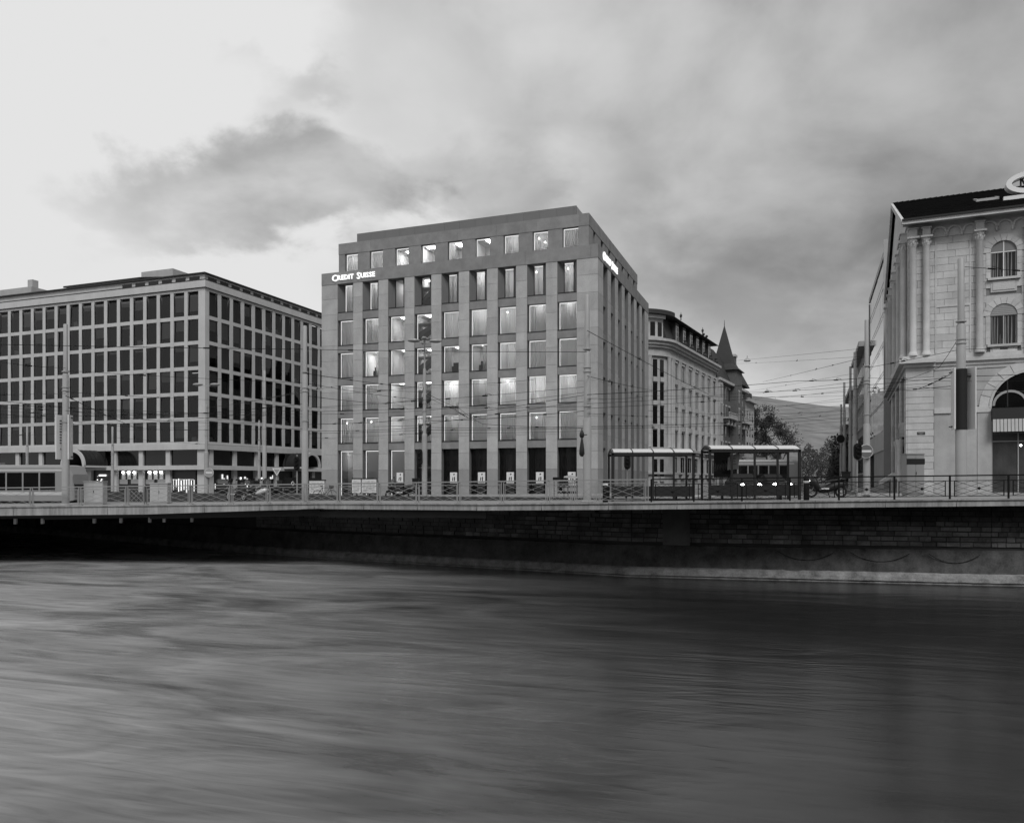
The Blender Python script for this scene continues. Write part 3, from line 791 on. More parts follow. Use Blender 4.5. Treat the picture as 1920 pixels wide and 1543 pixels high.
# ------------------------------------------------------------------ office block on the left: concrete grid and dark glass
OO = (-39.7, 99.0)
off = thing('office_building', 'pale concrete office block with a dense grid of dark windows', 'building', (OO[0], OO[1], 0), BA)
FX = [1.10+2.33*k for k in range(21)]      # left edges measured from the corner along the front (towards -x)
RY = [.75+2.25*k for k in range(15)]
FL, RL = FX[-1]+1.7+.6, RY[-1]+1.56+.7
rowz = [24.2-3.31*k for k in range(6)]     # window tops
ZL = 4.73
def fpier(x0, x1): block('pier', 'concrete_light', off, x0, x1, 0, .45, ZL+.25, 24.55)
fpier(-FX[0], -.004)
for k in range(20): fpier(-FX[k+1]+.002, -(FX[k]+1.78)-.002)
block('pier', 'concrete_light', off, -.45, -.004, .455, RY[0], ZL+.25, 24.55)
for k in range(14): block('pier', 'concrete_light', off, -.45, -.004, RY[k]+1.62, RY[k+1], ZL+.25, 24.55)
for z in rowz[:-1]+[rowz[-1]]:
    zb = z-2.79
    block('floor_band', 'concrete_light', off, -FL, -1.0, .03, .42, zb-.48+.003, zb); block('floor_band', 'concrete_light', off, -.42, -.03, .5, RL, zb-.48+.003, zb)
pane_f = {}
pf = MB().quad((-.89, 0, 0), (.89, 0, 0), (.89, 0, 2.83), (-.89, 0, 2.83)).mesh('window_pane', 'office_glass')
pr_ = MB().quad((-.82, 0, 0), (.82, 0, 0), (.82, 0, 2.83), (-.82, 0, 2.83)).mesh('window_pane', 'office_glass')
ofl = MB().box(-.5, .5, .22, .36, 2.5, 2.54).mesh('ceiling_lamp', 'dim_light'); fd = MB(); 
for x0, x1, z0, z1 in ((-.89, -.85, 0, 2.83), (.85, .89, 0, 2.83), (-.85, .85, 0, .06), (-.85, .85, 2.77, 2.83)): fd.box(x0, x1, -.05, -.004, z0, z1)
fdm = fd.mesh('window_frame', 'frame_dark')
bls = [MB().box(-.84, .84, .16, .18, 2.75-h, 2.75).mesh('blind', 'blind') for h in (.35, .7, 1.3, 2.1)]+[MB().box(-.5, .2, .18, .4, 0, .75).box(.25, .6, .2, .4, 0, .5).mesh('furniture', 'blind')]
def tilt(): return (random.uniform(-.03, .03), 0, random.uniform(-.035, .035))
for z in rowz:
    for x in FX:
        t_ = tilt(); o = put(pf, 'window_pane', off, (-(x+.89), .13, z-2.79), 0, None, t_)
        put(fdm, 'window_frame', o)
        if random.random() < .5: put(random.choice(bls), 'blind', o)
        if random.random() < .04: put(ofl, 'ceiling_lamp', o)
    for y in RY:
        t_ = tilt(); o = put(pr_, 'window_pane', off, (-.13, y+.80, z-2.79), 0, None, (t_[0], 0, math.pi/2+t_[2]))
        put(fdm, 'window_frame', o, (0, 0, 0), 0, (.92, 1, 1))
        if random.random() < .45: put(random.choice(bls), 'blind', o, (0, 0, 0), 0, (.92, 1, 1))
block('core', 'dark_interior', off, -FL, -.6, .6, RL, -2.8, 24.5)
# frieze, cornice, attic
block('frieze', 'concrete_light', off, -FL, .004, -.004, .5, 24.56, 24.86); block('frieze', 'concrete_light', off, -.5, .004, .51, RL, 24.56, 24.86)
def cornice_run(z0, z1, proj, mt, seg=5.2):
    x = -FL
    while x < .0:
        x1 = min(x+seg, proj); x1 = proj if proj-x1 < 1.5 else x1
        block('cornice_panel', mt, off, x+.006, x1-.006 if x1 < proj else x1, -proj, .6, z0, z1); x = x1
    y = .61
    while y < RL:
        y1 = min(y+seg, RL); block('cornice_panel', mt, off, -.6, proj, y+.006, y1-.006, z0, z1); y = y1
cornice_run(24.95, 25.86, .22, 'concrete_light')
block('cornice_shadow_gap', 'frame_dark', off, -FL, -.05, .05, .6, 24.86, 24.95); block('cornice_shadow_gap', 'frame_dark', off, -.6, -.05, .61, RL, 24.86, 24.95)
block('coping', 'frame_dark', off, -FL, .26, -.26, .7, 25.87, 25.95); block('coping', 'frame_dark', off, -.7, .26, .71, RL, 25.87, 25.95)
AS = 1.1
block('attic_wall', 'concrete_light', off, -FL, -AS, AS, AS+.4, 25.9, 27.05); block('attic_wall', 'concrete_light', off, -AS-.4, -AS, AS+.41, RL-1, 25.9, 27.05)
for k in range(6): block('attic_window', 'dark_glass', off, -(1.9+2.33*k+1.7), -(1.9+2.33*k), AS-.03, AS+.1, 26.1, 26.82)
for k in range(14): block('attic_window', 'dark_glass', off, -AS-.1, -AS+.03, RY[k]+1.0, RY[k]+2.6, 26.1, 26.82)
block('roof_edge', 'frame_dark', off, -FL, -AS+.3, AS-.3, RL-1, 27.06, 27.22)
block('roof_house', 'concrete_grey', off, -17.0, -11.2, 6, 12, 27.23, 30.0)
block('roof_house', 'concrete_grey', off, -58, -36.5, 4, 16, 27.23, 29.2)
block('chimney', 'concrete_grey', off, -38.6, -37.6, 5, 6, 29.22, 30.6)
q = MB(); q.hexa([(-27.5, 2.0, 27.7), (-13.2, 2.0, 27.7), (-13.2, 7.5, 29.0), (-27.5, 7.5, 29.0), (-27.5, 2.0, 27.95), (-13.2, 2.0, 27.95), (-13.2, 7.5, 29.4), (-27.5, 7.5, 29.4)]); q.build('solar_canopy', 'metal_dark', off)
# lower ledges and shop floor
for z0, z1, pj in ((3.97, ZL, .25), (1.35, 1.92, .55)):
    block('ledge', 'concrete_light', off, -FL, pj, -pj, .5, z0, z1); block('ledge', 'concrete_light', off, -.5, pj, .51, RL, z0, z1)
block('upper_wall', 'concrete_light', off, -FL, -.01, .01, .5, ZL+.002, ZL+.27); block('upper_wall', 'concrete_light', off, -.5, -.01, .51, RL, ZL+.002, ZL+.27)
for k in range(10):
    xx = -(1.2+4.66*k)
    block('shop_pier', 'concrete_light', off, xx-.75 if k else -1.3, xx if k else -.01, .02, .5, -2.9, 1.34); block('mezzanine_pier', 'concrete_light', off, xx-.7 if k else -1.3, xx if k else -.01, .02, .5, 1.93, 3.96)
    block('mezzanine_window', 'dark_glass', off, xx-4.66, xx-.70 if k else -1.3, .30, .34, 1.93, 3.96)
for k in range(7):
    yy = .9+4.5*k
    block('shop_pier', 'concrete_light', off, -.5, -.02, yy, yy+.7, -2.9, 1.34); block('mezzanine_pier', 'concrete_light', off, -.5, -.02, yy, yy+.65, 1.93, 3.96)
    block('mezzanine_window', 'dark_glass', off, -.34, -.30, yy+.65, yy+4.5, 1.93, 3.96)
# shop fronts: lit displays behind glass on the corner, darker ones further on
shopg = {}
random.seed(21)
for k in range(10):
    xa, xb = -(1.2+4.66*k)-4.66, -(1.2+4.66*k)-.75
    w_ = xb-xa; cxm = (xa+xb)/2
    o = block('shop_front', 'shop_dark', off, xa, xb, .45, .5, -2.9, 1.3)
    sp_ = put(None, 'shop_display', off, (cxm, 0, 0)); rs2 = random.Random(k)
    if k in (0,):
        for j in range(9):
            x = -w_/2+.3+j*(w_-.5)/8; MB().box(x, x+random.uniform(.05, .2), .30, .34, random.uniform(-2.2, -.9), random.uniform(-.1, .25)).build('lit_panel', random.choice(('shop_light', 'dim_light', 'dim_light')), sp_)
        MB().box(-w_/2+.2, w_/2-.2, .28, .33, .04, .09).build('lit_panel', 'dim_light', sp_)
    elif k in (1, 2):
        for j in range(3):
            x = -1.1+j*1.0; me = MB(); me.ell((x, .25, 1.05), (.17, .08, .10), 10, 6); me.build('wall_lamp', 'lamp_b', sp_); MB().box(x-.32, x+.32, .40, .44, .1, 1.2).build('lit_niche', 'room_wall', sp_)
        MB().box(-w_/2+.2, -.3, .34, .40, -.55, .10).build('notice_board', 'paint_grey', sp_); MB().box(.3, w_/2-.2, .34, .40, -.5, .12).build('notice_board', 'paint_grey', sp_)
    elif k in (3, 4, 5):
        for j in range(12):
            x = random.uniform(-w_/2+.3, w_/2-.3); z = random.uniform(-1.2, .6); s = random.uniform(.06, .2)
            MB().box(x, x+s*1.2, .30, .34, z, z+s*.8).build('lit_panel', random.choice(('shop_light', 'dim_light')), sp_)
        MB().box(-.8, .5, .30, .34, .55, .75).build('lit_panel', 'shop_light', sp_)
for k in range(6):
    ya, yb = .9+4.5*k+.7, .9+4.5*(k+1)
    block('shop_front', 'shop_dark', off, -.5, -.45, ya, yb, -2.9, 1.3)
    if k < 3:
        sp_ = put(None, 'shop_display', off, (0, (ya+yb)/2, 0), math.pi/2)
        for j in range(6):
            x = random.uniform(-1.7, 1.5); z = random.uniform(-1.3, .2); MB().box(x, x+random.uniform(.1, .35), .30, .34, z, z+random.uniform(.3, .8)).build('lit_panel', random.choice(('shop_light', 'dim_light', 'dim_light')), sp_)
        MB().box(-.9, 1.0, .2, .28, -.5, .15).build('notice_board', 'paint_grey', sp_)
# barrel-vaulted entrance canopies
def canopy(label, p, rz):
    c = thing('entrance_canopy', label, 'canopy', p, rz)
    n = 20; ro, ri = 2.15, 1.75
    o_ = [(ro*math.cos(math.pi*i/n), ro*math.sin(math.pi*i/n)) for i in range(n+1)]; i_ = [(ri*math.cos(math.pi*i/n), ri*math.sin(math.pi*i/n)) for i in range(n, -1, -1)]
    q = MB()
    for i in range(n):
        a, b2 = math.pi*i/n, math.pi*(i+1)/n
        q.hexa([(ro*math.cos(a), -3.6, ro*math.sin(a)), (ro*math.cos(b2), -3.6, ro*math.sin(b2)), (ri*math.cos(b2), -3.6, ri*math.sin(b2)), (ri*math.cos(a), -3.6, ri*math.sin(a)),
                (ro*math.cos(a), -3.35, ro*math.sin(a)), (ro*math.cos(b2), -3.35, ro*math.sin(b2)), (ri*math.cos(b2), -3.35, ri*math.sin(b2)), (ri*math.cos(a), -3.35, ri*math.sin(a))])
    q.build('front_arch', 'concrete_light', c)
    q = MB(); rr = 2.05
    for i in range(n):
        a, b2 = math.pi*i/n, math.pi*(i+1)/n
        q.quad((rr*math.cos(a), -3.34, rr*math.sin(a)), (rr*math.cos(b2), -3.34, rr*math.sin(b2)), (rr*math.cos(b2), 0.2, rr*math.sin(b2)), (rr*math.cos(a), 0.2, rr*math.sin(a)))
    q.build('vault', 'metal_dark', c, smooth=True)
    for k in range(5):
        q = MB(); q.path([((rr+.02)*math.cos(math.pi*i/n), -2.9+k*.68, (rr+.02)*math.sin(math.pi*i/n)) for i in range(n+1)], .03, 4); q.build('vault_rib', 'metal_dark', c)
    MB().box(-2.05, 2.05, -.3, -.2, -.3, 2.0).build('back_panel', 'dark_interior', c)
    for s in (-1, 1): MB().box(s*1.95-.15, s*1.95+.15, -3.6, 0, -.28, -.01).build('side_beam', 'concrete_light', c)
p = loc2(OO, BA, -18.4, -.5); canopy('barrel-vaulted canopy with pale arch, over the shops by the tram', (p[0], p[1], 1.95), BA)
p = loc2(OO, BA, .5, 17.6); canopy('barrel-vaulted canopy with pale arch, on the narrow side next to the bank', (p[0], p[1], 1.95), BA+math.pi/2)
q = MB(); p = loc2(OO, BA, 3.3, 15.2); hb = thing('site_hoarding', 'long black hoarding panel with a round white badge under the arch', 'hoarding', (p[0], p[1], gz(*p)-.1), BA+math.pi/2)
MB().box(-3.2, 6.5, -.05, .05, 0, 2.4).build('panel', 'paint_black', hb); MB().ring((-1.4, -.07, 1.55), (0, 1, 0), .26, .07, 16, 5).build('badge', 'paint_white', hb)

# ------------------------------------------------------------------ pale corner building with rounded end and mansard
TO, TA = (25.05, 119.0), R(90-28.2)        # facade start after the curve; local x runs along the street facade
# local frame: x along the facade (away from camera), outward normal is -y
pal = thing('mansard_building', 'pale stone building with rounded corner, tall pilasters and dark mansard roof', 'building', (TO[0], TO[1], 0), TA)
TL = 29.5; RC = 6.2
block('wall', 'pale_stone', pal, 0, TL, .35, 12, -3, 20.2)
# curved corner: centre at (0, RC) in local space, sweeping from normal -y to normal -x
def arc(r, z0, z1, name, mt, r_in=None, parent=pal, a0=0, a1=100, n=14):
    q = MB(); ri = r_in or r-.5
    for i in range(n):
        t0, t1 = R(-90-a0-(a1-a0)*i/n), R(-90-a0-(a1-a0)*(i+1)/n)
        pts = [(r*math.cos(t0), RC+r*math.sin(t0)), (r*math.cos(t1), RC+r*math.sin(t1)), (ri*math.cos(t1), RC+ri*math.sin(t1)), (ri*math.cos(t0), RC+ri*math.sin(t0))]
        q.hexa([(*p, z0) for p in pts]+[(*p, z1) for p in pts])
    return q.build(name, mt, parent)
arc(RC-.35, -3, 20.2, 'corner_wall', 'pale_stone')
for z0, z1, pj in ((20.2, 20.6, .15), (20.6, 21.1, .45), (21.1, 21.5, .8), (18.9, 19.2, .1), (4.6, 5.0, .25), (0.9, 1.2, .12)):
    block('cornice', 'pale_stone', pal, -.0, TL, -pj+.1, .4, z0+.004, z1); arc(RC+pj-.1, z0+.004, z1, 'cornice_curve', 'pale_stone', RC-.6)
tops = [18.4, 14.8, 11.2, 7.6]
NB = 7; bw_ = TL/NB
for k in range(NB):
    xc = (k+.5)*bw_
    for zt in tops+[3.6]:
        hh = 2.6
        o = block('window', 'dark_glass', pal, xc-.85, xc+.85, .28, .34, zt-hh, zt)
        block('window_sill', 'pale_stone', pal, xc-1.0, xc+1.0, .0, .36, zt-hh-.75, zt-hh-.03); block('window_lintel', 'pale_stone', pal, xc-.95, xc+.95, .1, .36, zt+.05, zt+.35)
        block('window_bar', 'frame_white', pal, xc-.03, xc+.03, .25, .275, zt-hh, zt)
for k in range(NB+1):
    xc = min(max(k*bw_, .5), TL-.5)
    for s in (-1, 1): MB().lathe([(.34, 0), (.28, .3), (.26, 13.3), (.34, 13.6), (.42, 13.9)], 10).build('pilaster', 'pale_stone', pal, (xc+s*.38, .22, 5.02), smooth=True)
# windows on the rounded end
for zt in [19.0-.6, 14.8, 11.2, 7.6, 3.2]:
    for d in (27, 40, 60, 76, 90):
        tt = R(-90-d); rr = RC-.33
        block('window', 'dark_glass', pal, rr*math.cos(tt)-.05, rr*math.cos(tt)+.05, RC+rr*math.sin(tt)-.42, RC+rr*math.sin(tt)+.42, zt-2.6, zt, tt) if False else put(unit('dark_glass'), 'window', pal, (rr*math.cos(tt), RC+rr*math.sin(tt), zt-1.3), tt, (.06, .78, 2.6))
        put(unit('pale_stone'), 'balcony_panel', pal, ((rr+.1)*math.cos(tt), RC+(rr+.1)*math.sin(tt), zt-3.05), tt, (.2, .85, .7))
for d in (12, 50, 68, 100):
    tt = R(-90-d); rr = RC-.15; MB().lathe([(.4, 0), (.34, .3), (.32, 13.3), (.44, 13.8)], 10).build('pilaster', 'pale_stone', pal, (rr*math.cos(tt), RC+rr*math.sin(tt), 5.02), smooth=True)
# attic storey of the rounded end, with its own cornice
arc(RC-.7, 21.5, 24.7, 'attic_drum', 'pale_stone', RC-1.4, a0=20); arc(RC-.2, 24.7, 25.2, 'attic_cornice', 'pale_stone', RC-1.4, a0=20)
for d in (28, 42, 60, 80):
    tt = R(-90-d); rr = RC-.68; put(unit('dark_glass'), 'window', pal, (rr*math.cos(tt), RC+rr*math.sin(tt), 23.1), tt, (.08, .8, 2.1))
# mansard with dormers
q = MB(); q.hexa([(-1.5, .5, 21.5), (TL, .5, 21.5), (TL, 9, 21.5), (-1.5, 9, 21.5), (-1.5, 1.6, 25.4), (TL, 1.6, 25.4), (TL, 8.5, 25.4), (-1.5, 8.5, 25.4)]); q.build('mansard', 'slate', pal)
q = MB(); q.hexa([(-.5, -.2, 25.4), (TL+.2, -.2, 25.4), (TL+.2, 9, 25.4), (-.5, 9, 25.4), (-.5, 1.2, 26.3), (TL, 1.2, 26.3), (TL, 8, 26.6), (-.5, 8, 26.6)]); q.build('upper_roof', 'slate', pal)
arc(RC+.3, 25.25, 25.9, 'roof_curve', 'slate', .3, a0=0)
for k in range(NB-1):
    xc = (k+1.0)*bw_-.6
    o = block('dormer', 'slate', pal, xc-.9, xc+.9, .4, 1.4, 21.5, 25.0); block('window', 'frame_white', pal, xc-.7, xc+.7, .36, .396, 22.0, 24.5)
    for i in range(2):
        for j in range(3): block('pane', 'dark_glass', pal, xc-.62+i*.64, xc-.62+i*.64+.58, .34, .355, 22.1+j*.8, 22.1+j*.8+.72)
    MB().lathe([(.3, 0), (.42, .5), (.2, .8), (.3, 1.0)], 8).build('urn', 'slate', pal, (xc+bw_/2, -.3, 21.52))
MB().lathe([(.10, 0), (.08, .35), (.22, .6), (.2, .85), (.05, 1.0), (.03, 1.3)], 8).build('finial', 'slate', pal, (6.5, .6, 26.1))
MB().lathe([(.10, 0), (.08, .35), (.22, .6), (.2, .85), (.05, 1.0), (.03, 1.3)], 8).build('finial', 'slate', pal, (20.5, .6, 26.1))

# ------------------------------------------------------------------ dark brick house with turret
def along(x, y): return loc2(TO, TA, x, y)
p = along(TL+.2, 0); dk = thing('turret_house', 'dark brick house with steep roofs, balconies and a pointed turret', 'building', (p[0], p[1], 0), TA)
DL = 27
block('wall', 'brick_dark', dk, 0, DL, .3, 11, -3, 19.5)
q = MB(); q.hexa([(0, .1, 19.5), (DL, .1, 19.5), (DL, 10, 19.5), (0, 10, 19.5), (1.5, 3, 26.2), (9, 3, 26.2), (9, 7, 26.2), (1.5, 7, 26.2)]); q.build('steep_roof', 'slate', dk)
block('cornice', 'pale_stone', dk, -.1, DL+.1, -.5, .3, 19.0, 19.5)
block('pale_bay', 'pale_stone', dk, .2, 3.2, -.25, .3, -3, 18.9)
# turret: tall pyramid on square base
block('turret_base', 'brick_dark', dk, 12.5, 18.5, -.7, 5.2, -3, 22.5)
q = MB(); b_ = len(q.v); q.v += [(12.0, -1.2, 22.5), (19.0, -1.2, 22.5), (19.0, 5.7, 22.5), (12.0, 5.7, 22.5), (13.6, .4, 24.0), (17.4, .4, 24.0), (17.4, 4.2, 24.0), (13.6, 4.2, 24.0), (15.5, 2.3, 32.4)]
q.f += [(0, 1, 5, 4), (1, 2, 6, 5), (2, 3, 7, 6), (3, 0, 4, 7), (4, 5, 8), (5, 6, 8), (6, 7, 8), (7, 4, 8), (3, 2, 1, 0)]; q.build('spire', 'slate', dk)
MB().tube((15.5, 2.3, 32.2), (15.5, 2.3, 33.4), .08, .03).build('finial', 'metal_dark', dk)
block('chimney', 'brick_dark', dk, 21.6, 23.4, 1.5, 3.2, 19.5, 26.6); block('chimney_cap', 'pale_stone', dk, 21.4, 23.6, 1.3, 3.4, 26.6, 27.1)
q = MB(); q.hexa([(18.6, -.6, 20.2), (DL+.4, -.6, 20.2), (DL+.4, 8, 20.2), (18.6, 8, 20.2), (20, 2, 25.8), (24.5, 2, 25.8), (24.5, 6, 25.8), (20, 6, 25.8)]); q.build('rear_roof', 'slate', dk)
for x in (1.8, 4.2):
    MB().tube((x, 3.2, 26.1), (x, 3.2, 28.0), .10, .05).ell((x, 3.2, 28.2), (.28, .28, .28), 8, 5).build('finial', 'slate', dk)
for zt in (18.2, 14.6, 11.0, 7.4, 3.8):
    for k, x in enumerate((1.7, 5.0, 8.0, 10.8, 15.5, 20.5, 23.5)):
        yy = -.72 if k == 4 else (-.28 if k == 0 else .28)
        block('window', 'dark_glass', dk, x-.6, x+.6, yy, yy+.05, zt-2.3, zt); block('window_surround', 'pale_stone', dk, x-.8, x+.8, yy-.06, yy-.005, zt+.02, zt+.35)
for zt in (15.6, 8.3):
    for x0, x1 in ((4.0, 11.8), (18.8, 26)):
        block('balcony', 'pale_stone', dk, x0, x1, -1.3, .28, zt-3.6, zt-3.35)
        for k in range(9):
            x = x0+(x1-x0)*k/8; bar('baluster', 'pale_stone', dk, (x, -1.2, zt-3.35), (x, -1.2, zt-2.5), .12)
        block('balcony_rail', 'pale_stone', dk, x0, x1, -1.28, -1.12, zt-2.5, zt-2.35)
        for x in (x0+1, (x0+x1)/2, x1-1): MB().prism([(0, 0), (0, -1.2), (.0, -1.2), (.3, -1.2), (.3, 0)], -1.0, .3).build('bracket', 'pale_stone', dk, (x, 0, zt-3.61))
p = along(TL+DL+.6, 0); eh = thing('far_pale_house', 'narrow pale house glimpsed beyond the turret house', 'building', (p[0], p[1], 0), TA)
block('wall', 'pale_stone', eh, 0, 10, .4, 10, -3, 17.5); block('cornice', 'pale_stone', eh, -.2, 10.2, -.5, 10, 17.5, 18.2); block('roof', 'slate', eh, .5, 9.5, .8, 9, 18.2, 20)
for zt in (15.5, 12, 8.5, 5):
    for x in (2, 5, 8): block('window', 'dark_glass', eh, x-.6, x+.6, .36, .41, zt-2.2, zt)

# ------------------------------------------------------------------ stone corner building on the right
hot = thing('stone_corner_building', 'pale limestone corner building with engaged columns, round arches and black tiled roof', 'building', (HO[0], HO[1], 0), HA)
HL, HD = 16.0, 23.0
EZ, CZ = 17.3, 7.9
block('wall', 'limestone_joint', hot, .06, HL, .06, HD, -2.2, EZ)
def ashlar(rects, course, lens, y0, dep, mt='limestone', rz=0, holes=(), side=None):
    for (x0, x1, z0, z1) in rects:
        n = max(1, round((z1-z0)/course)); hh = (z1-z0)/n
        for k in range(n):
            za, zb = z0+k*hh, z0+(k+1)*hh
            x = x0-(0 if k % 2 else lens*.5); spans = []
            while x < x1-1e-3:
                a_, b_ = max(x, x0), min(x+lens*random.uniform(.85, 1.15), x1)
                if x1-b_ < .18: b_ = x1
                if b_-a_ > .1: spans.append((a_, b_))
                x = b_
            for a_, b_ in spans:
                parts = [(a_, b_)]
                for hx0, hx1, hz0, hz1 in holes:
                    if zb > hz0+.02 and za < hz1-.02:
                        new = []
                        for u, v in parts:
                            if v <= hx0 or u >= hx1: new.append((u, v))
                            else:
                                if u < hx0-.05: new.append((u, hx0))
                                if v > hx1+.05: new.append((hx1, v))
                        parts = new
                for u, v in parts:
                    j = random.uniform(-.006, .006)
                    if side == 'left': block('stone_block', mt, hot, y0+j, y0+dep, u+.008, v-.008, za+.010, zb-.010)
                    else: block('stone_block', mt, hot, u+.008, v-.008, y0+j, y0+dep, za+.010, zb-.010)
wc = 5.55
holes = [(wc-.98, wc+.98, 13.0, 16.35), (wc-.98, wc+.98, 8.55, 12.3), (10.4-.98, 10.4+.98, 13.0, 16.35), (10.4-.98, 10.4+.98, 8.55, 12.3)]
ashlar([(0.0, HL, CZ+.45, 16.25)], .47, 1.15, -.0, .16, holes=holes)
ashlar([(0.0, 9.0, CZ+.45, 16.25)], .47, 1.2, .0, .16, side='left', holes=[(2.2, 3.3, 9.2, 12), (4.6, 5.7, 9.2, 12), (2.2, 3.3, 12.8, 15.4), (4.6, 5.7, 12.8, 15.4), (7, 8.1, 9.2, 15.4)]) if False else None
# left (street) face, kept coarser: it is seen edge-on
for k in range(18):
    z = CZ+.45+k*.46
    for j in range(9): block('stone_block', 'limestone', hot, -.02+random.uniform(0, .02), .12, j*2.5+.17+.008, min((j+1)*2.5, HD)-.008, z+.007, z+.453)
block('frieze', 'limestone', hot, .004, HL, -.02, .2, 16.26, EZ); block('frieze', 'limestone', hot, -.02, .2, .21, HD, 16.26, EZ)
# corbel arches under the eaves
n = 10
def arch_ring(ro, ri, y0, y1, a0=0, a1=180, n=10):
    q = MB()
    for i in range(n):
        t0, t1 = R(a0+(a1-a0)*i/n), R(a0+(a1-a0)*(i+1)/n)
        pts = [(ro*math.cos(t0), ro*math.sin(t0)), (ro*math.cos(t1), ro*math.sin(t1)), (ri*math.cos(t1), ri*math.sin(t1)), (ri*math.cos(t0), ri*math.sin(t0))]
        q.hexa([(x, y0, z) for x, z in pts]+[(x, y1, z) for x, z in pts])
    return q
ca = arch_ring(.46, .34, -.12, .0).mesh('corbel_arch', 'limestone'); cb = MB().lathe([(.02, -.2), (.09, -.1), (.12, .1)], 8).mesh('corbel_drop', 'limestone')
for xs_ in ((1.85, 2.75, 3.65), (4.72, 5.6, 6.48), (8.0, 8.9, 9.8), (11, 11.9, 12.8)):
    for i, x in enumerate(xs_):
        put(ca, 'corbel_arch', hot, (x, -.02, 16.5)); put(cb, 'corbel_drop', hot, (x+.44, -.06, 16.4))
for y in (2.5, 3.6, 4.7, 7, 8.1, 9.2, 12, 13.1, 14.2): put(ca, 'corbel_arch', hot, (-.02, y, 16.5), -math.pi/2)
# engaged columns with leafy capitals
colm = MB().lathe([(.30, 0), (.30, .12), (.25, .2), (.21, .35), (.20, 7.3), (.24, 7.36)], 16).mesh('column', 'limestone', True)
capm = MB().lathe([(.22, 0), (.25, .15), (.24, .2), (.32, .5)], 12).box(-.36, .36, -.36, .36, .5, .62).mesh('capital', 'limestone')
impm = MB().box(-.24, .24, -.2, .3, 0, .5).box(-.3, .3, -.28, .3, .5, .58).mesh('impost_block', 'limestone')
leafm = MB().ell((0, -.27, .15), (.06, .05, .11), 6, 4).ell((.15, -.23, .32), (.05, .05, .09), 6, 4).ell((-.15, -.23, .32), (.05, .05, .09), 6, 4).mesh('capital_leaf', 'limestone')
def column(x, y, rz=0):
    z = CZ+.46; o = put(colm, 'column', hot, (x, y, z)); c = put(capm, 'capital', o, (0, 0, 7.37), rz)
    for a in (0, 70, -70): put(leafm, 'capital_leaf', o, (0, 0, 7.42), rz+R(a))
    put(impm, 'impost_block', hot, (x, y, z+8.0), rz)
for x in (.30, 1.09, 4.18, 6.95, 9.0, 11.8): column(x, -.18)
for y in (.75, 1.6, 6.0, 11.4, 17.0, 22.3): column(-.2, y, -math.pi/2)
# recessed panel outline in the blank bay
for args in ((1.62, 1.70, 8.5, 16.0), (3.62, 3.70, 8.5, 16.0)): block('panel_edge', 'limestone', hot, args[0], args[1], -.035, -.012, args[2], args[3])
block('string_course', 'limestone', hot, 1.7, 3.62, -.04, -.012, 11.55, 11.68)
# arched upper windows
def arched_window(x, z0, w_, h_, shutter=False):
    r = w_/2; zs = z0+h_-r
    o = put(None, 'arched_window', hot, (x, 0, z0))
    q = MB(); pts = [(-r, 0), (r, 0)]+[(r*math.cos(math.pi*i/14), h_-r+r*math.sin(math.pi*i/14)) for i in range(15)]
    q.quad(*[(px_, .10, pz_) for px_, pz_ in pts]); q.build('pane', 'dark_glass', o)
    q = MB(); q.box(-.035, .035, .03, .09, 0, h_-.02); q.box(-r, r, .04, .085, h_-r-.03, h_-r+.03); q.build('window_bar', 'frame_white' if not shutter else 'metal_grey', o)
    cur = curtain_mesh(w_*.9, h_-r, 9, .02, 'curtain_deep', 3); put(cur, 'curtain', o, (0, .055, 0))
    if shutter:
        for k in range(6): block('shutter_slat', 'paint_grey', o, -r*math.sqrt(max(.05, 1-(k/6.)**2))+.02, r*math.sqrt(max(.05, 1-(k/6.)**2))-.02, .0, .02, h_-r+k*r/6.5+.01, h_-r+(k+1)*r/6.5-.005)
    nv = 9
    for k in range(nv):
        arch_ring(r+.42, r+.005, -.05-.008*(k % 2), .14, 180*k/nv+.6, 180*(k+1)/nv-.6, 3).build('voussoir', 'limestone', o, (0, 0, h_-r))
    q = MB(); hw_, zt_ = 1.02, 3.4-.2-(h_-r)+.0
    for i in range(20):
        t0, t1 = math.pi*i/20, math.pi*(i+1)/20
        def ob(t): 
            cx_, sx_ = math.cos(t), math.sin(t); k_ = min(hw_/max(abs(cx_), 1e-6), zt_/max(sx_, 1e-6)); return (cx_*k_, sx_*k_)
        a_, b_ = ob(t0), ob(t1); c_, d_ = ((r+.2)*math.cos(t1), (r+.2)*math.sin(t1)), ((r+.2)*math.cos(t0), (r+.2)*math.sin(t0))
        q.hexa([(p_[0], .0, p_[1]) for p_ in (a_, b_, c_, d_)]+[(p_[0], .13, p_[1]) for p_ in (a_, b_, c_, d_)])
    q.build('arch_surround', 'limestone', o, (0, 0, h_-r))
    for s in (-1, 1):
        block('jamb_wall', 'limestone', o, s*(r+.2), s*1.02, .0, .13, -.40, h_-r)
    for s in (-1, 1):
        for k in range(4): block('jamb_stone', 'limestone', o, s*(r+.005), s*(r+.26), -.03, .14, k*(h_-r)/4+.006, (k+1)*(h_-r)/4-.006)
    block('window_sill', 'limestone', o, -r-.18, r+.18, -.16, .14, -.16, -.01); block('apron_panel', 'limestone', o, -r, r, -.02, .1, -.95, -.20)
    block('apron_frame', 'limestone', o, -r+.12, r-.12, -.05, -.022, -.82, -.30)
for x in (wc, 10.4): arched_window(x, 13.2, 1.46, 2.38); arched_window(x, 8.85+.0, 1.5, 2.62, True)
for y in (3.9, 8.7, 14.2, 19.6):
    for z0 in (9.3, 12.9):
        block('window', 'dark_glass', hot, -.05, -.01, y-.55, y+.55, z0, z0+2.3); block('hood', 'limestone', hot, -.16, -.02, y-.75, y+.75, z0+2.35, z0+2.55)
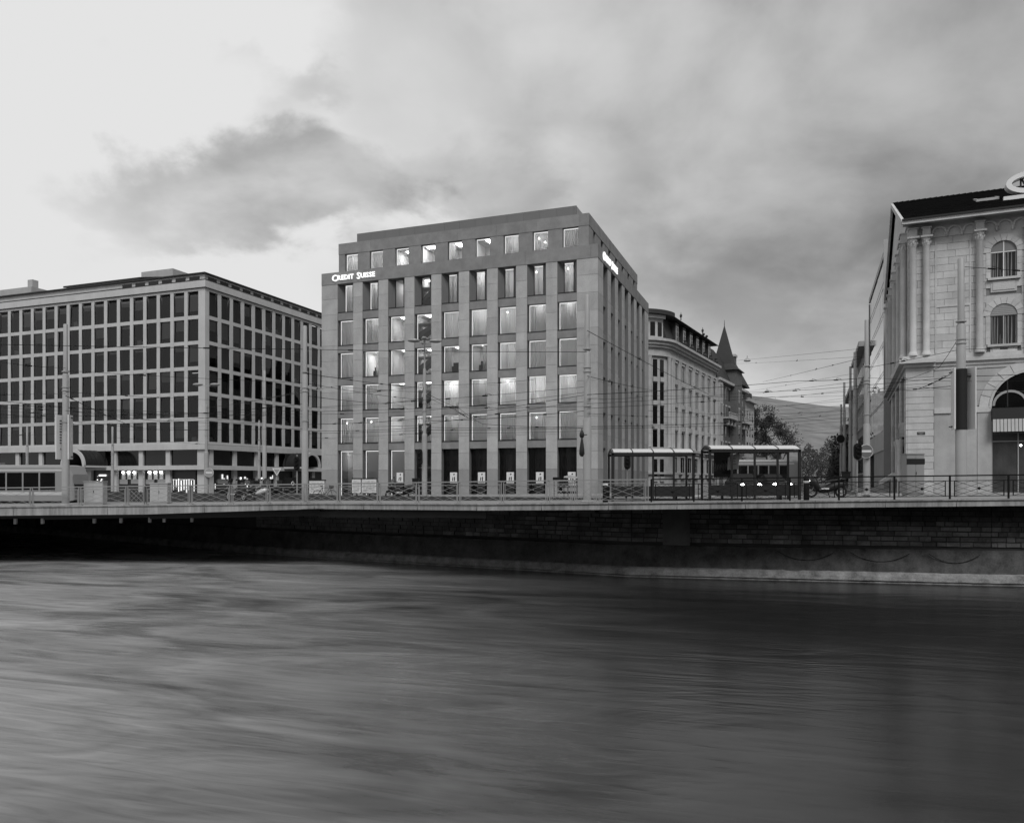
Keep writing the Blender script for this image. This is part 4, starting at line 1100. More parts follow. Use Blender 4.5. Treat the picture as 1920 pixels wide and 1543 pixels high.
# main cornice between the storeys
for z0, z1, pj in ((CZ-.55, CZ-.3, .10), (CZ-.3, CZ-.05, .25), (CZ-.05, CZ+.2, .55), (CZ+.2, CZ+.45, .35)):
    block('cornice', 'limestone', hot, -pj, 1.62, -pj, .3, z0+.004, z1)
    block('cornice', 'limestone', hot, 1.625, HL, -pj*.45, .3, z0+.004, z1); block('cornice', 'limestone', hot, -pj, .3, .31, HD, z0+.004, z1)
q = MB(); q.prism([(0, 0), (-.55, .55), (-.75, .5), (-1.6, -.1), (-1.6, -.35), (-.7, .2), (0, -.3)], 3.2, 5.4); q.build('porch_gable', 'limestone', hot)
# rusticated corner pier
for k in range(21):
    z = CZ-.56-(k+1)*.44
    if z < -2: break
    block('rusticated_stone', 'limestone', hot, -.02, 1.52+(.02 if k % 2 else 0), -.12, .2, z+.022, z+.438)
    block('rusticated_stone', 'limestone', hot, -.12, -.025, -.1, 1.6, z+.022, z+.438)
    for j in range(3): block('rusticated_stone', 'limestone', hot, -.09, .04, 6.0+j*5.5, 7.6+j*5.5, z+.022, z+.438)
block('panel', 'limestone_plain', hot, 1.56, 4.06, -.01, .2, -2, CZ-.56); block('impost_band', 'limestone', hot, 1.56, 4.86, -.10, .2, 4.45, 4.82)
block('arch_pier', 'limestone_plain', hot, 4.07, 4.86, -.05, .2, -2, 4.44)
# street-side arches and half columns
for y in (3.0, 5.6):
    MB().lathe([(.3, 0), (.22, .3), (.2, 3.9), (.3, 4.3), (.34, 4.5)], 12).build('half_column', 'limestone', hot, (-.28, y, -1.6), smooth=True)
arch_ring(1.1, .8, -.3, .1, n=12).build('door_arch', 'limestone', hot, (0, 4.3, 3.1), -math.pi/2); block('doorway', 'dark_interior', hot, -.06, -.01, 3.5, 5.1, -2, 3.2)
# big ground-floor arches with awning
for xc in (7.10, 12.6):
    o = put(None, 'shop_arch', hot, (xc, 0, 4.74)); r = 2.24
    nv = 11
    for k in range(nv): arch_ring(r+.70, r+.16, -.07-.006*(k % 2), .2, 180*k/nv+.4, 180*(k+1)/nv-.4, 3).build('voussoir', 'limestone', o)
    arch_ring(r+.15, r, -.12, .2, n=22).build('arch_moulding', 'limestone', o)
    q = MB(); q.quad(*[(r*math.cos(math.pi*i/24), -.02, r*math.sin(math.pi*i/24)) for i in range(25)]); q.build('fanlight_pane', 'dark_glass', o)
    for x in (-1.35, 0, 1.35): block('fanlight_bar', 'frame_dark', o, x-.035, x+.035, -.06, -.025, 0, math.sqrt(r*r-x*x)-.03)
    block('fanlight_bar', 'frame_dark', o, -2.0, 2.0, -.055, -.025, .95, 1.01)
    q = arch_ring(1.0, .85, -.04, -.025, n=12); q.build('fanlight_tracery', 'metal_grey', o, (-1.2, -.02, .1)); q = arch_ring(1.0, .85, -.04, -.025, n=12); q.build('fanlight_tracery', 'metal_grey', o, (.9, -.02, .1))
    block('awning_box', 'awning_dark', o, -r-.02, r+.02, -.55, .1, -.80, -.10)
    for k in range(22):
        x = -r+k*2*r/22; x2 = x+2*r/22-.035; q = MB(); q.hexa([(x, -.62, -1.62), (x2, -.62, -1.62), (x2, -.60, -1.62), (x, -.60, -1.62), (x, -.56, -.81), (x2, -.56, -.81), (x2, -.54, -.81), (x, -.54, -.81)])
        q.build('awning_stripe', 'awning_light', o)
    block('awning_lining', 'awning_dark', o, -r, r, -.53, -.50, -1.75, -.81)
    block('shop_glazing', 'door_glass', o, -r, r, .06, .1, -6.7, -.82)
    for x in (-r+.03, -.75, .75, r-.03): block('shop_mullion', 'metal_grey', o, x-.03, x+.03, .0, .055, -6.7, -.9)
    for z in (-2.25, -5.6): block('shop_transom', 'metal_grey', o, -r, r, .0, .05, z, z+.06)
    for k in range(4): MB().ell((-.6+k*.35, .04, -2.5-.35*(k % 2)), (.05, .02, .05), 6, 4).build('downlight', 'lamp_c', o)
block('wall_above', 'limestone_plain', hot, 4.065, HL, .0, .16, 4.9, CZ-.56)
block('shop_pier', 'limestone_plain', hot, 9.36, 10.3, -.05, .2, -2, 4.9)
# roof: gable on the street face, ridge parallel to the front
RZ, OV, OX = 22.4, .95, .42
pts = [(-OV, EZ+.02), (HD/2, RZ), (HD+OV, EZ+.02)]
def slope(y0, z0, y1, z1, x0, x1, th, name, mt):
    q = MB(); q.hexa([(x0, y0, z0), (x1, y0, z0), (x1, y1, z1), (x0, y1, z1), (x0, y0, z0+th), (x1, y0, z0+th), (x1, y1, z1+th), (x0, y1, z1+th)]); return q.build(name, mt, hot)
slope(-OV, EZ-.05, HD/2, RZ, -OX+.1, HL, .12, 'roof_deck', 'roof_dark'); slope(HD+OV, EZ-.05, HD/2, RZ, -OX+.1, HL, .12, 'roof_deck', 'roof_dark')
# tile courses on the visible slope
nt_ = 26; dzr = (RZ-EZ+.05)/nt_; dyr = (HD/2+OV)/nt_
tm_ = MB(); ww = .30
tm_.hexa([(0, 0, 0), (ww, 0, 0), (ww, dyr+.05, dzr*.98), (0, dyr+.05, dzr*.98), (0, 0, .05), (ww, 0, .05), (ww, dyr+.05, dzr*.98+.02), (0, dyr+.05, dzr*.98+.02)])
tq = MB()
for r_ in range(nt_):
    for c_ in range(56):
        x = -OX+.12+c_*.305
        if x > HL-.3: continue
        b0 = len(tq.v); y0, z0 = -OV+r_*dyr, EZ+.08+r_*dzr+random.uniform(0, .02)
        tq.v += [(v[0]+x, v[1]+y0, v[2]+z0) for v in tm_.v]; tq.f += [tuple(i+b0 for i in f) for f in tm_.f]
tag(tq.build('roof_tiles', 'roof_dark', hot), kind='stuff')
for c_ in range(42): MB().tube((-OX+.1+c_*.4, HD/2, RZ+.16), (-OX+.1+c_*.4+.38, HD/2, RZ+.18), .13, .15, 8).build('ridge_tile', 'roof_dark', hot)
block('eave_board', 'limestone', hot, -OX, HL, -OV-.12, -OV, EZ-.22, EZ+.06); block('gutter', 'metal_dark', hot, -OX, HL, -OV-.22, -OV-.125, EZ+.0, EZ+.12)
block('eave_soffit', 'limestone_plain', hot, -OX+.1, HL, -OV, -.02, EZ-.10, EZ-.06)
for s, yy in ((1, -OV), (-1, HD+OV)):
    q = MB(); q.hexa([(-OX-.05, yy, EZ-.25), (-OX+.12, yy, EZ-.25), (-OX+.12, HD/2, RZ-.1), (-OX-.05, HD/2, RZ-.1), (-OX-.05, yy, EZ+.16), (-OX+.12, yy, EZ+.16), (-OX+.12, HD/2, RZ+.22), (-OX-.05, HD/2, RZ+.22)]); q.build('barge_board', 'limestone', hot)
q = MB(); q.prism([(0, EZ-.1), (HD, EZ-.1), (HD/2, RZ-.35)], -.05, .1); g = q.build('gable_wall', 'limestone', hot, (0, 0, 0), math.pi/2)
def on_roof(y): return EZ-.05+(y+OV)/(HD/2+OV)*(RZ-EZ+.05)+.12
q = MB(); y0, y1 = 5.0, 6.6; q.hexa([(4.7, y0, on_roof(y0)), (6.1, y0, on_roof(y0)), (6.1, y1, on_roof(y1)), (4.7, y1, on_roof(y1)), (4.7, y0, on_roof(y0)+.22), (6.1, y0, on_roof(y0)+.22), (6.1, y1, on_roof(y1)+.12), (4.7, y1, on_roof(y1)+.12)]); sk = q.build('skylight', 'metal_grey', hot)
q = MB(); q.quad((4.82, y0+.12, on_roof(y0+.12)+.225), (5.98, y0+.12, on_roof(y0+.12)+.225), (5.98, y1-.12, on_roof(y1-.12)+.135), (4.82, y1-.12, on_roof(y1-.12)+.135)); q.build('pane', 'dark_glass', sk)
pl = MB(); pl.prism([(-.24, 0), (.24, 0), (.24, .19), (-.24, .19)], -.012, 0); plq = pl.build('street_name_plate', 'print_dark', hot, (.78, -.125, 3.05))
MB().box(-.17, .15, -.016, -.0125, .105, .135).build('lettering', 'paint_grey', plq); MB().box(-.09, .08, -.016, -.0125, .05, .08).build('lettering', 'paint_grey', plq)
# roof sign: a white oval ring on struts with an angular letter inside
p = loc2(HO, HA, 8.0, 4.3)
rs = thing('roof_sign', 'white oval ring sign with a letter inside, standing on the black roof', 'sign', (p[0], p[1], on_roof(4.3)+.1), HA)
n = 40; q = MB(); secs = []
for i in range(n):
    t_ = 2*math.pi*i/n; u = Vector((math.cos(t_), 0, math.sin(t_)))
    c_ = Vector((1.5*math.cos(t_), 0, .62*math.sin(t_)+.85)); secs.append([c_+u*(.17)+Vector((0, -.35, 0)), c_+u*.17+Vector((0, .35, 0)), c_-u*.17+Vector((0, .35, 0)), c_-u*.17+Vector((0, -.35, 0))])
secs.append(secs[0]); q.loft(secs, False); q.build('ring', 'paint_white', rs)
for a, c in (((-.75, .36), (-.75, 1.32)), ((-.75, 1.32), (-.3, .32)), ((-.3, .32), (.2, 1.4)), ((.2, 1.4), (.2, .32))): bar('letter_stroke', 'metal_dark', rs, (a[0], 0, a[1]), (c[0], 0, c[1]), .10)
for x in (-1.0, 0, 1.0): bar('strut', 'metal_dark', rs, (x, .2, -.3), (x, .2, .3), .08)
p = loc2(HO, HA, 7.4, 3.6); block('base', 'paint_white', rs, -1.9, 2.5, -.9, -.6, -.55, -.15)

# ------------------------------------------------------------------ glass building and the rest of the street
GO, GA = (37.3, 76.0), R(90-21.5)
# local x along the street away from the camera; the facade looks to the left, so its outward normal is +y
gl = thing('glass_building', 'tall glass curtain-wall building mirroring the clouds, behind the stone corner building', 'building', (GO[0], GO[1], 0), GA)
block('core', 'dark_interior', gl, .3, 27.5, -14, -.25, -2, 23.3)
for k in range(8):
    for j in range(6): 
        o = put(unit('mirror_glass'), 'glass_pane', gl, (.3+k*3.36+1.68, -.1, 5.2+j*3.1+1.55), 0, (3.33, .04, 3.07), (random.uniform(-.006, .006), 0, random.uniform(-.006, .006)))
for j in range(7): bar('joint_cable', 'black_iron', gl, (0.3, .02, 5.2+j*3.1), (27.2, .02, 5.2+j*3.1), .03)
block('edge_fin', 'metal_grey', gl, -.05, .25, -1.2, .35, -1.6, 23.9); block('roof_edge', 'metal_grey', gl, .26, 27.5, -14, .02, 23.4, 23.9)
block('lobby_band', 'concrete_light', gl, .26, 27.5, -.6, .15, 3.1, 5.1)
for k in range(16): block('lobby_column', 'concrete_light', gl, 2.0+k*.95, 2.0+k*.95+.42, -.4, .1, -2, 3.09)
block('end_wall', 'concrete_grey', gl, 27.55, 28, -14, 0, -2, 23.3)
def street_house(name, label, px0, Y0, ln, hz, mt, o_line=None):
    p = ((px0-960)/F*Y0, Y0); o = thing(name, label, 'building', (p[0], p[1], 0), GA)
    block('wall', mt, o, 0, ln, -10, -.2, -3, hz); block('cornice', 'concrete_grey', o, -.3, ln, -10, .7, hz, hz+.7)
    block('roof', 'slate', o, .3, ln, -9, -.5, hz+.7, hz+2.0)
    for z in [1.0+3.4*k for k in range(int(hz/3.4))]:
        for k in range(int(ln/3)):
            block('window', 'dark_glass', o, 1+k*3, 2.2+k*3, -.22, -.14, z, z+2.1); block('window_sill', 'concrete_light', o, .8+k*3, 2.4+k*3, -.2, .05, z-.2, z-.02)
    return o
street_house('street_house', 'grey cornice house next to the glass building down the street', 1620, 106, 22, 18.5, 'far_wall')
street_house('street_house', 'lower grey house further down the street behind the masts', 1601, 132, 26, 15.5, 'far_wall')
street_house('street_house', 'dark far house behind the farthest mast', 1589, 165, 30, 12, 'brick_dark')

# ------------------------------------------------------------------ tramway masts and street lamps
random.seed(5)
def mast(label, px, Y, py_top, r0=.19, fr=(.40, .72), kind='mast', group='tramway masts'):
    X = (px-960)/F*Y; z0 = cg(X, Y); zt = (900-py_top)/F*Y; h_ = zt-z0
    o = thing('tram_mast', label, 'mast', (X, Y, z0), 0, group)
    z1, z2 = h_*fr[0], h_*fr[1]
    MB().lathe([(r0, -.3), (r0, z1), (r0*.9, z1+.06)], 16).build('lower_tube', 'mast_grey', o, smooth=True)
    MB().lathe([(r0*.82, z1+.05), (r0*.82, z2), (r0*.72, z2+.06)], 16).build('middle_tube', 'mast_grey', o, smooth=True)
    MB().lathe([(r0*.62, z2+.05), (r0*.60, h_-.04), (r0*.5, h_)], 16).build('upper_tube', 'mast_grey', o, smooth=True)
    for k, z in enumerate((z2+.15, z2-.75, z2-.95, z1+.6)):
        MB().lathe([(r0*.82+.0, z), (r0*.82+.035, z+.01), (r0*.82+.035, z+.06), (r0*.82, z+.07)], 14).build('collar', 'metal_grey', o)
    MB().lathe([(r0*1.5, -.02), (r0*1.5, .05), (r0*1.05, .10)], 14).build('foot', 'mast_grey', o)
    return o, X, Y, z0, h_
MS = {}
for key, lb, px, Y, pt, r0 in (
    ('a', 'thick stepped mast on the bridge carrying two white banners', 123, 44.3, 608, .20),
    ('b', 'stepped mast rising through the railing left of the bank', 572, 43.6, 611, .19),
    ('c', 'stepped mast in front of the bank near its right corner', 1101, 37.1, 553, .20),
    ('d', 'thick stepped mast with tall banners before the stone corner building', 1802, 38.6, 485, .26),
    ('e', 'stepped mast carrying a round no-entry sign', 1625, 47.5, 600, .20),
    ('f', 'mast just behind the no-entry sign mast, second from the near end of the street row', 1603.5, 61, 660, .21),
    ('g', 'slim mast third in the receding street row', 1594.5, 70, 687, .17),
    ('h', 'slim mast fourth in the receding street row', 1583, 81, 717, .18),
    ('i', 'short farthest mast of the receding street row', 1577, 93, 758, .17),
    ('j', 'stepped mast before the office block, left of the arched canopy', 496, 80, 695, .22),
    ('k', 'thin low mast beside the taller one near the arched canopy', 486, 84, 788, .16),
    ('l', 'thin far mast before the office block at the left edge', 51, 84, 800, .17),
    ('m', 'thin far mast to the right of the left arched canopy', 211, 84, 800, .17)):
    MS[key] = mast(lb, px, Y, pt, r0)
# banners on two masts
def banner(label, parent_key, sx, z0, z1, w_, mt, marks, rz):
    o_, X, Y, zb, h_ = MS[parent_key]
    b_ = thing('banner', label, 'banner', (X+sx, Y-.05, z0), rz, 'banners on the masts')
    MB().box(-w_/2, w_/2, -.03, .03, 0, z1-z0).build('panel', 'paint_white', b_)
    for z in (.15, z1-z0-.15): bar('bracket', 'metal_dark', b_, (0, .02, z), (-sx, .09, z), .05)
    rr = random.Random(3)
    if marks:
        z = .9
        while z < z1-z0-.35:
            s = rr.uniform(.07, .12); MB().box(-w_*.12, w_*.12, -.035, -.031, z, z+s*.8).build('lettering', 'print_dark', b_); z += s+.07
        MB().prism([(-.05, 0), (.05, 0), (0, .11)], -.035, -.031).build('emblem', 'print_dark', b_, (0, 0, .55))
    return b_
banner('white banner with vertical lettering left of the bridge mast', 'a', -.28, 1.20, 3.75, .62, 0, True, R(76)); banner('narrow white banner seen edge-on right of the bridge mast', 'a', .30, 1.20, 3.75, .62, 0, False, R(-80))
MB().lathe([(.275, 3.4), (.275, 6.45)], 16).build('shade_sleeve', 'metal_dark', MS['d'][0], smooth=True)  # added dark tube: shade between the banners painted onto the mast
banner('tall pale banner left of the thick right-hand mast', 'd', -.42, 2.55, 5.6, .75, 0, False, R(72)); banner('tall pale banner right of the thick right-hand mast', 'd', .42, 2.55, 5.65, .75, 0, False, R(-78))
def lamp_head(o, x, y, z, rz):
    h = put(None, 'lamp_head', o, (x, y, z), rz)
    q = MB(); q.ell((.35, 0, .05), (.52, .24, .15), 14, 7); q.build('housing', 'metal_light', h, smooth=True)
    q = MB(); q.ell((.35, 0, -.02), (.42, .19, .09), 12, 6); q.build('lens', 'metal_grey', h, smooth=True)
def lamp_post(label, px, Y, py_top, heads):
    X = (px-960)/F*Y; z0 = cg(X, Y); h_ = (900-py_top)/F*Y-z0
    o = thing('street_lamp', label, 'street lamp', (X, Y, z0))
    MB().lathe([(.22, -.2), (.22, h_*.40), (.17, h_*.40+.06)], 14).build('lower_pole', 'mast_grey', o, smooth=True)
    MB().lathe([(.15, h_*.40+.05), (.13, h_*.82), (.07, h_*.82+.05), (.06, h_-.1)], 14).build('upper_pole', 'mast_grey', o, smooth=True)
    for a in heads:
        bar('arm', 'mast_grey', o, (0, 0, h_-.15), (.55*math.cos(R(a)), .55*math.sin(R(a)), h_), .06)
        lamp_head(o, .5*math.cos(R(a)), .5*math.sin(R(a)), h_, R(a))
    for z in (h_*.55, h_*.6): MB().lathe([(.15, z), (.19, z+.01), (.19, z+.07), (.15, z+.08)], 12).build('collar', 'metal_grey', o)
    return o, X, Y, z0, h_
LP1 = lamp_post('tall four-headed street lamp in front of the bank', 796, 61, 640, (10, 100, 185, 275))
LP2 = lamp_post('two-headed street lamp before the corner of the office block', 387, 76, 722, (0, 180))
# pendant lamps on span wires
for lb, px, py, Y in (('pendant lamp hung highest over the street, beside the chimney', 1401, 677, 90), ('pendant lamp hung lower over the street before the hill', 1438, 735, 130)):
    p = P(px, py, Y); o = thing('pendant_lamp', lb, 'street lamp', p)
    MB().lathe([(.42, 0), (.40, .06), (.22, .28), (.1, .34), (.06, .42)], 14).build('shade', 'metal_grey', o, smooth=True); MB().lathe([(.3, -.05), (.36, 0)], 12).build('lens', 'paint_grey', o)
    bar('hook', 'metal_dark', o, (0, 0, .4), (0, 0, .62), .04)

# ------------------------------------------------------------------ overhead wires
def wire(label, pts, r=.013, sag=.0, group='overhead tram wires', ins=()):
    ps = [P(*p) for p in pts]; fine = []
    for a, c in zip(ps, ps[1:]):
        for k in range(8):
            u = k/8; v = a.lerp(c, u); v.z -= sag*4*u*(1-u); fine.append(v)
    fine.append(ps[-1])
    o0 = fine[0].copy()
    o = thing('overhead_wire', label, 'wire', o0, 0, group)
    MB().path([f-o0 for f in fine], r, 4).build('cable', 'black_iron', o)
    for u in ins:
        i = int(u*(len(fine)-2)); a, c = fine[i], fine[i+1]; d = (c-a).normalized(); mdl = a.lerp(c, .5)-o0
        MB().tube(mdl-d*.16, mdl+d*.16, .04, .04, 6).build('insulator', 'black_iron', o)
        if random.random() < .5: MB().path([mdl, mdl+Vector((.05, 0, .12)), mdl+d*.3+Vector((0, 0, .07)), mdl+d*.45], .013, 4).build('feeder_loop', 'black_iron', o)
ORD = ['topmost', 'second', 'third', 'fourth', 'fifth', 'sixth', 'seventh', 'eighth', 'ninth', 'tenth', 'eleventh', 'twelfth', 'thirteenth', 'fourteenth', 'fifteenth', 'sixteenth', 'seventeenth', 'eighteenth', 'nineteenth', 'twentieth']
def y_at(a, px):
    for p, q in zip(a, a[1:]):
        if p[0] <= px <= q[0]:       # depth-weighted interpolation, as the eye sees the straight span
            return p[1]+(q[1]-p[1])*(px-p[0])/(q[0]-p[0])
def wires(lst, cols, group, radii):
    done = {}
    for px, where in cols:
        hit = sorted([(y_at(a, px), i) for i, a in enumerate(lst) if i not in done and y_at(a, px) is not None])
        for n, (_, i) in enumerate(hit):
            nth = 'topmost wire' if n == 0 else '%s wire from top' % ORD[n] if n < len(hit)-1 else 'lowest wire'
            done[i] = '%s %s' % (nth, where)
    for i, a in enumerate(lst): wire(done.get(i, 'short thin span wire between two masts'), a, random.choice(radii), random.uniform(0, .12), group, [random.uniform(.1, .9) for _ in range(random.choice((1, 2, 3)))])
wires([[(-40, 645, 42), (572, 655, 44)], [(-40, 672, 40), (123, 690, 42)], [(123, 695, 42), (572, 718, 44)], [(-40, 741, 47), (123, 738, 42)], [(-40, 757, 50), (496, 780, 60)],
          [(-40, 762, 52), (496, 789, 62)], [(123, 735, 42), (496, 752, 80)], [(-40, 778, 60), (572, 776, 64)], [(-40, 784, 60), (572, 770, 62)], [(-40, 796, 70), (496, 792, 75)],
          [(0, 801, 78), (572, 782, 70)], [(123, 770, 42), (300, 790, 60), (496, 775, 80)], [(-40, 818, 84), (211, 808, 84), (486, 792, 84)], [(387, 765, 76), (572, 735, 44)], [(496, 745, 80), (572, 730, 44)],
          [(-40, 768, 56), (387, 792, 76)], [(-40, 772, 58), (300, 806, 70), (572, 804, 66)], [(211, 820, 84), (496, 838, 80)], [(123, 742, 42), (250, 800, 62)], [(-40, 748, 48), (320, 779, 58), (572, 757, 60)]],
      [(5, 'leaving the left picture edge over the bridge'), (250, 'starting at the banner mast on the bridge'), (440, 'starting at the two-headed lamp'), (540, 'between the two masts left of the bank')], 'wires over the bridge before the office block', (.012, .016, .02))
wires([[(572, 655, 44), (1101, 660, 36.6)], [(572, 730, 44), (630, 724, 60), (796, 735, 61)], [(572, 772, 60), (796, 766, 61), (1101, 762, 48)], [(572, 777, 62), (796, 770, 61), (1101, 735, 48)],
          [(572, 808, 66), (800, 801, 64), (1101, 799, 52)], [(572, 813, 66), (800, 806, 64), (1101, 803, 52)], [(796, 735, 61), (860, 765, 62), (905, 795, 62), (1101, 802, 52)], [(796, 741, 61), (850, 766, 60), (892, 790, 60)],
          [(572, 700, 44), (796, 728, 61)], [(572, 718, 44), (796, 750, 61)], [(640, 738, 60), (800, 722, 61), (1000, 712, 60)], [(572, 765, 50), (1101, 725, 40)], [(796, 790, 61), (1101, 770, 40)],
          [(572, 796, 66), (700, 792, 64), (860, 778, 62), (1101, 740, 44)], [(572, 822, 70), (796, 812, 66), (1101, 808, 54)], [(700, 800, 62), (780, 798, 61), (1101, 752, 42)], [(572, 742, 46), (720, 757, 58), (796, 746, 61)]],
      [(600, 'crossing the left edge of the bank facade'), (850, 'running right from the four-headed lamp'), (720, 'crossing the third window bay of the bank')], 'wires crossing in front of the bank', (.012, .015, .019))
wires([[(1101, 620, 36.6), (1330, 740, 60)], [(1101, 705, 36.6), (1250, 735, 60)], [(1101, 757, 36.6), (1400, 736, 55), (1625, 722, 47.5)], [(1101, 740, 36.6), (1500, 714, 52), (1625, 708, 47.5)], [(1101, 766, 36.6), (1603, 733, 61)],
          [(1101, 800, 40), (1400, 790, 60), (1583, 776, 81)], [(1101, 804, 40), (1400, 797, 62), (1594, 783, 70)], [(1380, 676, 110), (1603, 655, 61), (1625, 650, 47.5)], [(1380, 682, 120), (1625, 668, 47.5)], [(1430, 716, 100), (1625, 669, 47.5)],
          [(1395, 735, 130), (1603, 700, 61)], [(1395, 741, 130), (1603, 716, 61)], [(1395, 752, 130), (1594, 730, 70)], [(1395, 765, 140), (1583, 752, 81)], [(1395, 772, 140), (1583, 760, 81)], [(1400, 790, 150), (1577, 768, 93)],
          [(1400, 802, 160), (1583, 790, 81)], [(1216, 812, 80), (1400, 815, 110), (1577, 803, 93)], [(1216, 790, 70), (1400, 806, 110), (1577, 812, 93)], [(1101, 748, 36.6), (1216, 742, 46), (1603, 742, 61)],
          [(1625, 690, 47.5), (1802, 655, 38.6), (1990, 650, 37)], [(1625, 722, 47.5), (1802, 706, 38.6), (1990, 700, 37)], [(1625, 726, 47.5), (1720, 726, 42), (1990, 728, 37)], [(1720, 730, 42), (1802, 690, 38.6)], [(1802, 500, 38.6), (1990, 512, 37)],
          [(1625, 708, 47.5), (1802, 715, 38.6), (1990, 712, 37)], [(1625, 735, 47.5), (1802, 722, 38.6)], [(1600, 745, 61), (1760, 690, 40), (1802, 625, 38.6)], [(1216, 770, 60), (1400, 778, 90), (1583, 770, 81)], [(1101, 775, 36.6), (1300, 782, 60), (1594, 745, 70)]],
      [(1112, 'leaving the mast by the bank corner to the right'), (1450, 'strung across the gap above the hill'), (1640, 'leaving the no-entry sign mast to the right'), (1810, 'at the right-hand banner mast'), (1225, 'running from the bank side into the street'), (1750, 'rising to the right-hand banner mast')], 'wires over the street on the right', (.012, .015, .018))

# ------------------------------------------------------------------ signs, signals, cabinets
def round_sign(label, px, py, Y, rad, face, barred, pole_to=None, name='traffic_sign', cat='traffic sign'):
    p = P(px, py, Y); o = thing(name, label, cat, p)
    def disc(r, y0, y1): return MB().prism([(r*math.cos(2*math.pi*i/28), r*math.sin(2*math.pi*i/28)) for i in range(28)], y0, y1)
    disc(rad, -.02, .02).build('disc', face, o); disc(rad*1.06, -.015, .03).build('rim', 'paint_white' if barred else 'metal_grey', o)
    if barred: MB().box(-rad*.78, rad*.78, -.03, -.021, -rad*.17, rad*.17).build('bar', 'paint_white', o)
    if pole_to is not None: bar('pole', 'metal_grey', o, (0, .06, -rad), (0, .06, pole_to-p.z), .06)
    bar('clamp', 'metal_dark', o, (0, .03, 0), (0, .25, 0), .06)
    return o
round_sign('round no-entry sign with white bar on the mast by the scooter', 1624, 846, 47.1, .40, 'paint_red', True)
round_sign('round sign with dark lower half on the two-headed street lamp', 392, 886, 75.6, .42, 'paint_grey', True)
round_sign('round sign seen from behind on the far street mast', 1576, 823, 78, .42, 'metal_dark', False)
p = P(519, 885, 70); o = thing('yield_sign', 'white triangular yield sign on a thin pole beside the motorcycles', 'traffic sign', (p.x, p.y, cg(p.x, p.y)))
h_ = p.z-cg(p.x, p.y); MB().prism([(-.42, .36), (.42, .36), (0, -.36)], -.02, .02).build('plate', 'paint_white', o, (0, 0, h_)); MB().prism([(-.28, .27), (.28, .27), (0, -.20)], -.03, -.021).build('face', 'paint_grey', o, (0, 0, h_)); bar('pole', 'metal_grey', o, (0, .05, 0), (0, .05, h_+.2), .06)
def signal(label, px, py_top, Y, hl, back=True, pole=True):
    p = P(px, py_top, Y); g = cg(p.x, p.y); o = thing('traffic_light', label, 'traffic light', (p.x, p.y, g)); zt = p.z-g
    if pole: MB().tube((0, 0, 0), (0, 0, zt+.15), .055, .05, 10).build('pole', 'metal_light', o)
    q = MB(); n = 14; pts = []
    w_ = .24
    for i in range(8): pts.append((w_*math.cos(math.pi*i/7), zt-w_+w_*math.sin(math.pi*i/7)))
    for i in range(8): pts.append((-w_*math.cos(math.pi*i/7), zt-hl+w_-w_*math.sin(math.pi*i/7)))
    q.prism(pts, -.09, -.05); q.build('backboard', 'paint_black', o)
    for k in range(3):
        z = zt-.25-k*(hl-.5)/2
        MB().tube((0, -.09, z), (0, -.16, z), .11, .11, 12).build('lens_housing', 'metal_dark', o); MB().tube((0, -.15, z+.02), (0, -.28, z+.04), .13, .12, 12, False).build('visor', 'metal_dark', o)
    return o
signal('black traffic light seen from behind on a bright pole near the no-entry sign', 1607, 831, 44, .95)
signal('traffic light with visors beside the arched canopy', 557, 856, 62, 1.15)
signal('traffic light hanging beside the four-headed lamp post', 787, 842, 60.4, 1.3, pole=False)
signal('traffic light behind the left bus shelter', 1176, 852, 56, 1.1)
p = P(1091, 815, 36.4)
o = thing('loudspeaker_horn', 'dark double horn hanging on the mast before the bank', 'loudspeaker', (p.x, p.y, p.z)); MB().lathe([(.07, -.15), (.12, -.05), (.10, .08), (.03, .22), (.02, .3)], 12).build('horn', 'metal_dark', o, (0, 0, 0), smooth=True)
MB().lathe([(.02, .3), (.05, .2), (.12, -.3), (.13, -.5), (.06, -.62)], 12).build('horn', 'metal_dark', o, (0, 0, -.42), smooth=True); bar('bracket', 'metal_dark', o, (0, 0, 0), (.25, .1, 0), .04); bar('stem', 'metal_dark', o, (0, 0, .2), (0, 0, -.5), .03)
def cabinet(label, px0, px1, py_top, Y, dep, mt='cabinet', name='utility_cabinet', rz=0):
    x0, x1 = (px0-960)/F*Y, (px1-960)/F*Y; xc = (x0+x1)/2; g = cg(xc, Y); zt = (900-py_top)/F*Y-g; w_ = x1-x0
    o = thing(name, label, 'cabinet', (xc, Y, g), rz)
    MB().box(-w_/2, w_/2, 0, dep, .08, zt-.06).build('body', mt, o); MB().box(-w_/2-.03, w_/2+.03, -.04, dep+.03, zt-.055, zt).build('lid', mt, o); MB().box(-w_/2+.03, w_/2-.03, .03, dep-.03, -.1, .078).build('plinth', 'concrete_grey', o)
    for s in (-1, 1): MB().box(s*w_/4-w_/4+.02, s*w_/4+w_/4-.02, -.018, -.002, .14, zt-.10).build('door', mt, o)
    bar('handle', 'metal_dark', o, (.03, -.03, zt*.5), (.03, -.03, zt*.5+.15), .025)
    return o
cabinet('pale utility cabinet behind the bridge railing, next to the banner mast', 157, 193, 902, 46.5, .5)
cabinet('pale utility cabinet behind the railing at the bridge kink', 281, 314, 905, 46.5, .5)
o = cabinet('tall grey kiosk cabinet at the foot of the stone corner building', 1700, 1733, 850, 43.5, .6, 'paint_grey', 'street_kiosk'); 
bb = o; MB().box(-.52, .52, -.03, -.022, 1.78, 2.1).build('header_panel', 'metal_dark', bb)
